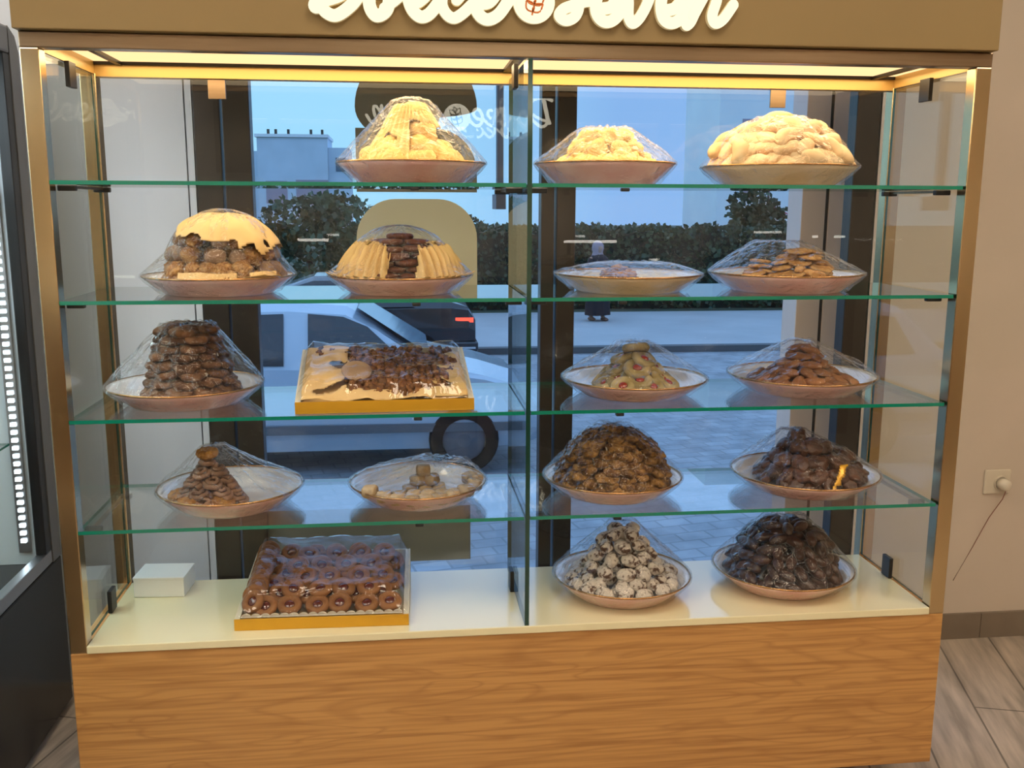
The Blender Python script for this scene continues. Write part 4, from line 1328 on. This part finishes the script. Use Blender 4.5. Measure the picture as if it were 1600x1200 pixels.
for row in range(6):
    y = 0.036 + row * 0.050
    n = 6 if row % 2 == 0 else 5
    for i in range(n):
        x = (i - (n - 1) / 2) * 0.0565 + rnd.uniform(-.004, .004) + 0.012
        place_ring(x, y + rnd.uniform(-.004, .004), slope2(y) + 0.012 + rnd.uniform(0, .003), 0.55 + rnd.uniform(-.12, .12), rnd.uniform(-.12, .12), rnd.uniform(-.3, .3))
for k in range(11):
    y = 0.04 + k * 0.0245
    place_ring(-T2W / 2 + 0.036, y, slope2(y) + 0.022, 0.9 + rnd.uniform(-.15, .15), -0.45, rnd.uniform(-.2, .2))
for row in range(4):
    y = 0.075 + row * 0.056
    for i in range(4):
        x = (i - 1.5) * 0.060 + rnd.uniform(-.006, .006) + 0.02 + (0.02 if row % 2 else -0.005)
        place_ring(x, y, slope2(y) + 0.031, 0.50 + rnd.uniform(-.15, .15), rnd.uniform(-.15, .15), rnd.uniform(-.3, .3))
# lace paper edge in front
m = MB()
for i in range(17):
    x = -T2W / 2 + 0.025 + i * (T2W - 0.05) / 16
    vs = [(x + 0.0115 * cos(pi * k / 8), 0.0085 + 0.001 * sin(k), 0.026 + 0.010 * sin(pi * k / 8)) for k in range(9)]
    m.add(vs + [(p[0], p[1] + 0.0008, p[2]) for p in vs], [list(range(9)), list(range(17, 8, -1))] + [[k, k + 1, k + 10, k + 9] for k in range(8)])
o = m.build('lace_paper', P('white lace paper', (0.75, 0.70, 0.58), 0.6), None)
o.location = T2; o.rotation_euler = (0, 0, RZ2)
tag(o, 'scalloped white lace paper along the front of the ring biscuit tray', 'paper')
tray_sheet(T2, RZ2, T2W - 0.004, T2D, slope2, lambda x, y, n: True, M_flat_film, 0.058, 0.005, 66, 'clear shiny film over the tray of ring biscuits', 'plastic_wrap', 'plastic film', film_=True)

# white carton
bx = thing('carton_box', 'small white carton box on the cream deck by the side glass', 'box', (0.131, 0.300, SZ[0]), radians(-4))
MB().box((-0.060, -0.045, 0), (0.060, 0.050, 0.044)).build('carton_body', M_card, bx, bevel=0.001)
MB().box((-0.0612, -0.0462, 0.0442), (0.0612, 0.0512, 0.050)).build('carton_lid', M_card, bx, bevel=0.001)

# ------------------------------------------------------------------ window sticker (olive backing of the shop's window lettering)
M_olive = P('olive sticker vinyl', (0.50, 0.50, 0.38), 0.6)
M_olive_dark = P('dark olive sticker vinyl', (0.15, 0.15, 0.12), 0.5)
st = thing('window_sticker', 'large olive sticker of rounded shapes on the window pane', 'sticker', (0.778, 0.897, 1.5))
k = 48
pts = []
for i in range(k):
    a = 2 * pi * i / k
    pts.append((0.178 * cos(a), (0.165 if sin(a) > 0 else 0.11) * sin(a) + 0.235) if not (sin(a) < 0 and cos(a) > 0.3) else (0.178 * cos(a), 0.03 * sin(a) + 0.235))
MB().prism(pts, 'y', -0.0012, 0.0).build('round_shape', M_olive_dark, st)
pts = [(-0.178, -0.008), (0.177, -0.008), (0.177, 0.05)] + [(0.057 + 0.12 * cos(a), 0.05 + 0.125 * sin(a)) for a in [radians(d) for d in range(10, 91, 10)]] + [(-0.178, 0.175)]
MB().prism(pts, 'y', -0.0028, -0.0014).build('lobe_shape', M_olive_dark, st)
pts = [(-0.182, -0.30), (0.177, -0.30)] + [(0.06 + 0.117 * cos(a), -0.145 + 0.117 * sin(a)) for a in [radians(d) for d in range(0, 91, 9)]] \
    + [(-0.065 + 0.117 * cos(a), -0.145 + 0.117 * sin(a)) for a in [radians(d) for d in range(90, 181, 9)]]
MB().prism(pts, 'y', -0.0012, 0.0).build('slab_shape', M_olive, st)
lb = MB().box((-0.325, -0.0012, -0.09), (0.325, 0.0, 0.09)).build('window_film', P('grey olive window film', (0.17, 0.175, 0.15), 0.5), None)
lb.location = (0.606, 0.898, 0.43)
tag(lb, 'grey olive film strip low on the window pane', 'window film')

# ------------------------------------------------------------------ street
GZ = -1.05
M_street = brick_mat('grey blue street pavers', (0.26, 0.27, 0.29), (0.32, 0.33, 0.35), (0.21, 0.22, 0.23), radians(-12), 0.26, 0.17, rough=0.55, mort=0.010, vary=(0.7, 1.2))
M_walk = P('pale sidewalk', (0.42, 0.42, 0.42), 0.7, col2=(0.36, 0.36, 0.36), scale=0.8)
M_kerb = P('dark kerb stone', (0.09, 0.09, 0.09), 0.6)
struct('ground_street', 'paved street outside the window', MB().box((-40, YW + 0.13, GZ - 0.2), (45, 14.2, GZ)), M_street)
struct('ground_sidewalk', 'pale sidewalk across the street', MB().box((-40, 14.41, GZ - 0.2), (45, 19.8, GZ + 0.10)), M_walk)
struct('trim_kerb', 'dark kerb along the far sidewalk', MB().box((-40, 14.2, GZ - 0.2), (45, 14.41, GZ + 0.11)), M_kerb)
M_verge = P('dark grass', (0.06, 0.085, 0.045), 0.9, col2=(0.035, 0.05, 0.03), scale=3)
struct('ground_verge', 'dark grass strip and land behind the sidewalk', MB().box((-80, 19.8, GZ - 0.3), (120, 120, GZ + 0.06)), M_verge)

# stone pillar outside
M_stone = P('pale stone', (0.88, 0.74, 0.66), 0.6, col2=(0.80, 0.67, 0.61), scale=5, stretch=(1, 1, 0.25))
pil = thing('stone_pillar', 'pale stone clad pillar with a dark joint outside the window', 'pillar', (2.16, 1.14, GZ))
for (xa, xb) in ((-0.095, -0.012), (0.0, 0.30)):
    MB().box((xa, -0.02, 0.001), (xb, 0.10, 4.0)).build('stone_slab', M_stone, pil, bevel=0.002)
MB().box((-0.0115, -0.015, 0.001), (-0.0005, 0.10, 4.0)).build('dark_joint', M_frame, pil)

# hanging sign outside
hs = thing('projecting_sign', 'narrow dark projecting sign hanging outside beside the olive sticker', 'sign', (1.098, 1.62, 1.44))
MB().box((-0.018, -0.05, 0.0), (0.018, 0.10, 0.055)).build('sign_box', P('blue grey sign', (0.10, 0.12, 0.16), 0.5), hs)
MB().box((-0.012, -0.02, 0.0555), (0.012, 0.02, 2.2)).build('sign_post', P('grey post', (0.16, 0.19, 0.24), 0.5), hs)

# cars
M_paint = P('silver blue car paint', (0.48, 0.54, 0.60), 0.25, 0.3, coat=0.8)
M_paint_dark = P('dark car paint', (0.012, 0.014, 0.018), 0.2, coat=0.8)
M_carglass = P('dark car glass', (0.01, 0.014, 0.018), 0.06, spec=0.8)
M_tyre = P('tyre rubber', (0.008, 0.008, 0.009), 0.9, spec=0.2)
M_hub = P('wheel alloy', (0.12, 0.12, 0.13), 0.45, 0.3)
M_tail = P('lit tail light', (0.8, 0.03, 0.01), 0.3, emit=2.2, emit_col=(1.0, 0.07, 0.04))
M_trim = P('grey bumper trim', (0.10, 0.11, 0.12), 0.5)


def car(loc, paint, label, st_, wheels, width, wr, windows, flip=False, extra=None):
    """st_: stations along x: (x, z bottom, z belt, z roof)"""
    root = thing('car', label, 'car', loc, 0)
    hw = width / 2
    m = MB()
    rings = []
    for (x, zb, zl, zr) in st_:
        nar = 0.78 if zr - zl > 0.15 else 0.93
        half = [(hw * 0.90, zb), (hw * 0.99, zb + (zl - zb) * 0.35), (hw, zb + (zl - zb) * 0.62), (hw * 0.97, zl), (hw * nar, zl + (zr - zl) * 0.88), (hw * nar * 0.75, zr), (0, zr + 0.02)]
        ring = [(x, -a, z) for a, z in half] + [(x, a, z) for a, z in half[::-1][1:]]
        rings.append(ring)
    n = len(rings[0])
    for r in rings:
        m.v += r
    for i in range(len(rings) - 1):
        for k_ in range(n - 1):
            m.f.append([i * n + k_, i * n + k_ + 1, (i + 1) * n + k_ + 1, (i + 1) * n + k_]); m.mi.append(0)
        m.f.append([i * n, (i + 1) * n, (i + 1) * n + n - 1, i * n + n - 1]); m.mi.append(0)
    m.f.append(list(range(n))); m.mi.append(0)
    m.f.append([(len(rings) - 1) * n + k_ for k_ in range(n)]); m.mi.append(0)
    body = m.build('car_body', paint, root, smooth=False)
    for poly in windows:
        g = MB()
        for s in (-1, 1):
            vs = []
            for (x, t, y_, z) in poly:
                vs.append((x, s * (y_ + 0.03), z))
            g.add(vs, [list(range(len(vs)))])
        g.build('side_window', M_carglass, root)
    for x in wheels:
        for s in (-1, 1):
            w = MB().lathe([(wr * 0.62, -0.1), (wr * 0.95, -0.1), (wr, -0.06), (wr, 0.06), (wr * 0.95, 0.1), (wr * 0.62, 0.1)], 28).build('wheel', M_tyre, root)
            w.rotation_euler = (pi / 2, 0, 0); w.location = (x, s * (hw - 0.085), wr)
            h_ = MB().lathe([(0.001, -0.085), (wr * 0.2, -0.09), (wr * 0.615, -0.07), (wr * 0.615, 0.07), (wr * 0.2, 0.09), (0.001, 0.085)], 20).build('hub_cap', M_hub, w)
    if extra:
        extra(root, hw)
    return root


def side_y(hw, zl, zr, z, nar=0.78):
    t = (z - zl) / max(1e-6, (zr - zl) * 0.88)
    return hw * (0.97 + (nar - 0.97) * min(1, max(0, t)))


def win_poly(hw, pts, zl=1.0, zr=1.58):
    return [(x, 0, side_y(hw, zl, zr, z), z) for (x, z) in pts]


HW = 0.88
near_st = [(-2.25, 0.45, 0.85, 0.88), (-2.2, 0.30, 0.98, 1.02), (-2.05, 0.25, 1.02, 1.22), (-1.75, 0.24, 1.03, 1.52), (-1.2, 0.24, 1.03, 1.595), (-0.3, 0.24, 1.02, 1.61),
           (0.22, 0.24, 1.01, 1.57), (0.5, 0.24, 1.0, 1.41), (0.98, 0.24, 0.98, 1.06), (1.5, 0.24, 0.90, 0.94), (1.85, 0.26, 0.80, 0.83), (2.02, 0.32, 0.66, 0.68)]


def near_extra(root, hw):
    for s in (-1, 1):
        MB().box((-2.0, s * hw - 0.012, 0.42), (1.85, s * hw + 0.012, 0.50)).build('side_trim', M_trim, root)
        MB().box((0.58, s * (hw + 0.06) - 0.06, 1.0), (0.72, s * (hw + 0.06) + 0.06, 1.13)).build('door_mirror', M_paint, root, bevel=0.02)
    vs = []
    for (x, z, w) in ((0.30, 1.53, 0.60), (0.96, 1.10, 0.72)):
        vs += [(x + 0.03, -w, z + 0.03), (x + 0.03, w, z + 0.03)]
    MB().add(vs, [(0, 1, 3, 2)]).build('windscreen', P('pale windscreen', (0.22, 0.30, 0.38), 0.08, spec=0.9), root)


car((0.0, 7.68, GZ), M_paint, 'pale silver car driving past close behind the shop window', near_st, (-1.35, 1.30), 2 * HW, 0.33,
    [win_poly(HW, [(-0.12, 1.06), (0.80, 1.05), (0.42, 1.40), (0.20, 1.49), (-0.12, 1.52)]),
     win_poly(HW, [(-1.15, 1.07), (-0.34, 1.06), (-0.34, 1.52), (-1.10, 1.50)]),
     win_poly(HW, [(-1.80, 1.09), (-1.27, 1.08), (-1.22, 1.48), (-1.62, 1.44)])], extra=near_extra)
far_st = [(-2.3, 0.35, 0.62, 0.65), (-2.1, 0.25, 0.78, 0.82), (-1.3, 0.22, 0.92, 0.96), (-0.75, 0.22, 0.95, 1.30), (-0.3, 0.22, 0.96, 1.45), (0.7, 0.22, 0.97, 1.46),
          (1.3, 0.22, 0.98, 1.30), (1.75, 0.22, 0.98, 1.08), (2.0, 0.26, 0.95, 0.98), (2.1, 0.36, 0.80, 0.82)]


def far_extra(root, hw):
    for s in (-1, 1):
        MB().box((1.80, s * (hw - 0.04) - 0.03, 0.77), (2.07, s * (hw - 0.04) + 0.03, 0.84)).build('tail_light', M_tail, root)
    MB().box((1.7, -hw - 0.02, 0.32), (2.14, hw + 0.02, 0.48)).build('rear_bumper', M_paint_dark, root, bevel=0.03)
    MB().box((1.8, -hw - 0.026, 0.37), (2.1, -hw - 0.0205, 0.40)).build('bumper_strip', M_silver, root)


car((-0.25, 15.2 - 1.9, GZ), M_paint_dark, 'dark car with a lit red tail light by the far kerb', far_st, (-1.3, 1.25), 1.72, 0.31,
    [win_poly(0.86, [(-0.55, 1.0), (0.20, 1.0), (0.20, 1.36), (-0.22, 1.36)], 0.96, 1.45), win_poly(0.86, [(0.28, 1.0), (1.2, 1.01), (0.9, 1.30), (0.28, 1.36)], 0.96, 1.45)], extra=far_extra)

# person walking on the far sidewalk
M_robe = P('black robe cloth', (0.008, 0.007, 0.010), 0.8)
M_scarf = P('pinkish grey headscarf', (0.32, 0.24, 0.26), 0.8)
M_skin = P('skin', (0.42, 0.24, 0.17), 0.55)
M_shoe = P('brown shoe', (0.18, 0.09, 0.06), 0.6)
pr = thing('person', 'person in a long black robe and pinkish headscarf walking on the far sidewalk', 'person', (4.88, 18.1, GZ + 0.10), 0.5)
me = bpy.data.meshes.new('body')
jv = [((0, 0, 0.90), .15), ((0, 0, 1.10), .13), ((0, 0, 1.28), .16), ((0, 0, 1.36), .07), ((0, -.01, 1.43), .055), ((0, -.02, 1.52), .095), ((0, -.02, 1.60), .075),
      ((.17, 0, 1.31), .06), ((.22, .03, 1.05), .045), ((.20, -.06, .84), .035), ((.19, -.10, .76), .03), ((-.17, 0, 1.31), .06), ((-.22, .03, 1.05), .045), ((-.20, -.06, .84), .035), ((-.19, -.10, .76), .03),
      ((.09, 0, .82), .09), ((.09, -.08, .48), .06), ((.09, -.05, .10), .04), ((.09, -.17, .04), .035), ((-.09, 0, .82), .09), ((-.09, .04, .48), .06), ((-.09, .14, .12), .04), ((-.09, .03, .05), .035)]
je = [(0, 1), (1, 2), (2, 3), (3, 4), (4, 5), (5, 6), (2, 7), (7, 8), (8, 9), (9, 10), (2, 11), (11, 12), (12, 13), (13, 14), (0, 15), (15, 16), (16, 17), (17, 18), (0, 19), (19, 20), (20, 21), (21, 22)]
me.from_pydata([v for v, r in jv], je, [])
me.materials.append(M_skin)
bo = bpy.data.objects.new('body', me); COL.objects.link(bo); bo.parent = pr
sk_ = bo.modifiers.new('skin', 'SKIN'); bo.modifiers.new('sub', 'SUBSURF').levels = 1
for i, (v, r) in enumerate(jv):
    me.skin_vertices[0].data[i].radius = (r, r)
me.skin_vertices[0].data[0].use_root = True
m = MB().lathe([(0.27, 0.13), (0.25, 0.45), (0.21, 0.80), (0.19, 1.05), (0.225, 1.28), (0.15, 1.37), (0.06, 1.42)], 26,
               rfun=lambda a, r: (1 + 0.05 * sin(a * 7)) * (1.0 if abs(cos(a)) > 0.5 else 0.85))
m.tube([(.16, 0, 1.31), (.24, .03, 1.05), (.215, -.06, .82)], [.085, .075, .075], 12).tube([(-.16, 0, 1.31), (-.24, .03, 1.05), (-.215, -.06, .82)], [.085, .075, .075], 12)
m.build('robe', M_robe, pr, smooth=True)
m = MB().lathe([(0.17, 1.30), (0.13, 1.38), (0.105, 1.44), (0.128, 1.52), (0.12, 1.60), (0.07, 1.665), (0.002, 1.685)], 24, c=(0, 0.015, 0),
               rfun=lambda a, r: 0.80 if sin(a) < -0.75 and r > 0.09 else 1.0)
m.build('headscarf', M_scarf, pr, smooth=True)
for s, dy in ((.09, -.14), (-.09, .07)):
    MB().add(*(lambda L: (L.v, L.f))(lump(0.05, 0.12, 0.04))).build('shoe', M_shoe, pr, smooth=True).location = (s, dy, 0.04)

# foliage
M_leaf = P('dark green leaves', (0.045, 0.09, 0.045), 0.6, col2=(0.02, 0.045, 0.025), scale=2.5)
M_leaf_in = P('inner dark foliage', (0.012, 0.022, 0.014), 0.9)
M_leaf_light = P('green leaves', (0.085, 0.14, 0.07), 0.6, col2=(0.03, 0.06, 0.035), scale=1.5)
M_bark = P('bark', (0.10, 0.075, 0.055), 0.8)


def leaves(mb, n, sampler, size, rnd):
    for _ in range(n):
        p, nrm = sampler()
        p = Vector(p)
        d = Vector((rnd.gauss(0, 1), rnd.gauss(0, 1), rnd.gauss(0, 1) + 0.3)).normalized()
        s = d.cross(Vector((rnd.random(), rnd.random(), rnd.random()))).normalized()
        L = size * rnd.uniform(0.6, 1.3); W = L * 0.42
        mb.add([p, p + d * L * 0.5 + s * W, p + d * L, p + d * L * 0.5 - s * W], [(0, 1, 2, 3)])


rnd = random.Random(31)
hg = thing('hedge', 'long clipped dark green hedge behind the far sidewalk', 'hedge', (8.0, 21.6, GZ + 0.06))
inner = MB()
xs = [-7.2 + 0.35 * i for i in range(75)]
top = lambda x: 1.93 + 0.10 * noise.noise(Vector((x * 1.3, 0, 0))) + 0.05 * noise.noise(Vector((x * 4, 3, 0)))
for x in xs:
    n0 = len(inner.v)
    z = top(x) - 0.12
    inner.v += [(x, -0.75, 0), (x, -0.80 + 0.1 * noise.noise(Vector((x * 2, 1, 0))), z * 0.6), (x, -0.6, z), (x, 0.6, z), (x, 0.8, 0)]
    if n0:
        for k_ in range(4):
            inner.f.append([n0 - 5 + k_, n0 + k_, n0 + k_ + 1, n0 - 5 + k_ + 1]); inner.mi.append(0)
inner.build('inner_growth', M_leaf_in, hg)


def hedge_pt():
    x = rnd.uniform(-7.2, 18.7)
    z = top(x)
    if rnd.random() < 0.6:
        zz = rnd.uniform(0, z); return (x, -0.78 - 0.15 * rnd.random() + 0.2 * max(0, zz / z - 0.7), zz), None
    return (x, rnd.uniform(-0.75, 0.6), z - 0.16 * rnd.random()), None


m = MB(); leaves(m, 15000, hedge_pt, 0.13, rnd)
m.build('leaves', M_leaf, hg)


def tree(loc, blobs, label, mat, n, size, trunk_h, seed):
    rn = random.Random(seed)
    t = thing('tree', label, 'tree', loc)
    MB().tube([(0, 0, 0), (0.05, 0, trunk_h * 0.5), (0.0, 0.05, trunk_h + 0.4)], [0.13, 0.10, 0.06], 8).build('trunk', M_bark, t, smooth=True)
    m_ = MB()

    def sp():
        bx_, by_, bz_, br_ = rn.choice(blobs)
        d = Vector((rn.gauss(0, 1), rn.gauss(0, 1), rn.gauss(0, 1))).normalized()
        r_ = br_ * (0.55 + 0.5 * rn.random() ** 0.5)
        return (bx_ + d.x * r_, by_ + d.y * r_, bz_ + d.z * r_ * 0.8), d
    leaves(m_, n, sp, size, rn)
    m_.build('crown', mat, t)
    return t


tree((-1.5, 22.5, GZ + 0.06), [(-0.35, 0, 2.0, 0.75), (0.35, 0.2, 2.25, 0.6), (0.9, 0, 2.1, 0.7), (0.5, 0, 1.5, 0.8), (-0.7, 0, 1.5, 0.6), (0.1, 0, 1.1, 0.8), (1.3, 0, 1.3, 0.8)],
     'bushy green tree in front of the white house', M_leaf_light, 3800, 0.17, 1.0, 3)
tree((1.0, 25.5, GZ + 0.06), [(0, 0, 1.6, 0.9), (0.8, 0, 1.5, 0.8), (-0.7, 0, 1.4, 0.8), (1.6, 0, 1.5, 0.7)], 'low dark tree behind the olive sticker', M_leaf, 2800, 0.16, 0.7, 4)
tree((12.6, 30.0, GZ + 0.06), [(0, 0, 2.3, 0.8), (0.4, 0, 1.9, 0.8), (-0.2, 0, 1.5, 0.7)], 'small tree above the hedge near the tall pale building', M_leaf, 1500, 0.2, 1.0, 6)
b_ = thing('shrub', 'dark low shrub by the parked dark car', 'shrub', (-2.2, 20.6, GZ + 0.06))
m = MB()
rn_ = random.Random(8)
leaves(m, 1800, lambda: ((rn_.gauss(0, 0.75), rn_.gauss(0, 0.3), abs(rn_.gauss(0, 0.5))), None), 0.15, rn_)
m.build('leaves', M_leaf, b_)
MB().tube([(0, 0, 0), (0.02, 0, 0.4), (0, 0, 0.9)], [0.05, 0.04, 0.02], 6).build('stem', M_bark, b_)

# buildings
M_house = P('white blue plaster', (0.62, 0.70, 0.78), 0.7, col2=(0.55, 0.63, 0.70), scale=0.5)
M_house2 = P('pale plaster', (0.86, 0.88, 0.88), 0.7, col2=(0.80, 0.82, 0.84), scale=0.3)
M_shutter = P('dusty pink shutters', (0.38, 0.30, 0.36), 0.6)
M_winhole = P('dark window glass', (0.10, 0.14, 0.20), 0.2)
M_roofred = P('red roof', (0.28, 0.05, 0.06), 0.7)
hb = thing('house', 'white flat roofed house with pinkish shutters far beyond the trees', 'house', (-6.9, 80, GZ))
MB().box((-3.6, 0, 0.0), (2.0, 6, 7.85)).build('wall_block', M_house, hb)
MB().box((2.01, 0.6, 0.0), (3.7, 6, 7.1)).build('side_block', M_house, hb)
MB().box((-3.75, -0.15, 7.86), (2.1, 6.1, 8.1)).build('roof_edge', M_house2, hb)
MB().box((-4.4, 1.0, 0.0), (-3.61, 6, 6.8)).build('side_block', M_house, hb)
for (xa, xb, za, zb, mt) in ((-3.0, -1.3, 2.6, 4.4, M_shutter), (-0.6, 2.0, 2.5, 4.5, M_shutter), (2.6, 3.4, 5.2, 6.3, M_winhole)):
    yy = -0.05 if xb <= 2.0 else 0.55
    MB().box((xa, yy, za), (xb, yy + 0.045, zb)).build('window', mt, hb)
for x in (-2.8, -2.2, -1.2, 0.6, 1.5):
    MB().box((x, 0.3, 8.1005), (x + 0.2, 0.5, 8.5)).build('roof_post', M_frame, hb)
tb = thing('tall_building', 'tall pale plain building beyond the hedge', 'building', (32.5, 80, GZ))
MB().box((-4.6, 0, 0), (14, 10, 26)).build('wall_block', M_house2, tb)
for zz in (3.6, 8.5, 13.5):
    MB().box((-2.6, -0.05, zz), (-1.4, -0.005, zz + 1.3)).build('window', M_shutter, tb)
kb = thing('kiosk', 'small pale kiosk with a red hipped roof above the hedge', 'kiosk', (17.15, 40, GZ))
MB().box((-0.45, -0.45, 0), (0.45, 0.45, 2.15)).build('kiosk_body', M_house2, kb)
MB().add([(-0.65, -0.65, 2.16), (0.65, -0.65, 2.16), (0.65, 0.65, 2.16), (-0.65, 0.65, 2.16), (-0.15, 0, 2.5), (0.15, 0, 2.5)],
         [(0, 1, 5, 4), (1, 2, 5), (2, 3, 4, 5), (3, 0, 4), (3, 2, 1, 0)]).build('kiosk_roof', M_roofred, kb)
po = thing('street_pole', 'thin dark red pole standing above the hedge', 'pole', (14.3, 33.0, GZ + 0.06))
MB().tube([(0, 0, 0), (0, 0, 3.6)], 0.045, 8).build('shaft', P('dark red paint', (0.13, 0.03, 0.04), 0.5), po)
MB().box((-0.09, -0.09, 3.6), (0.09, 0.09, 3.68)).build('pole_cap', M_frame, po)
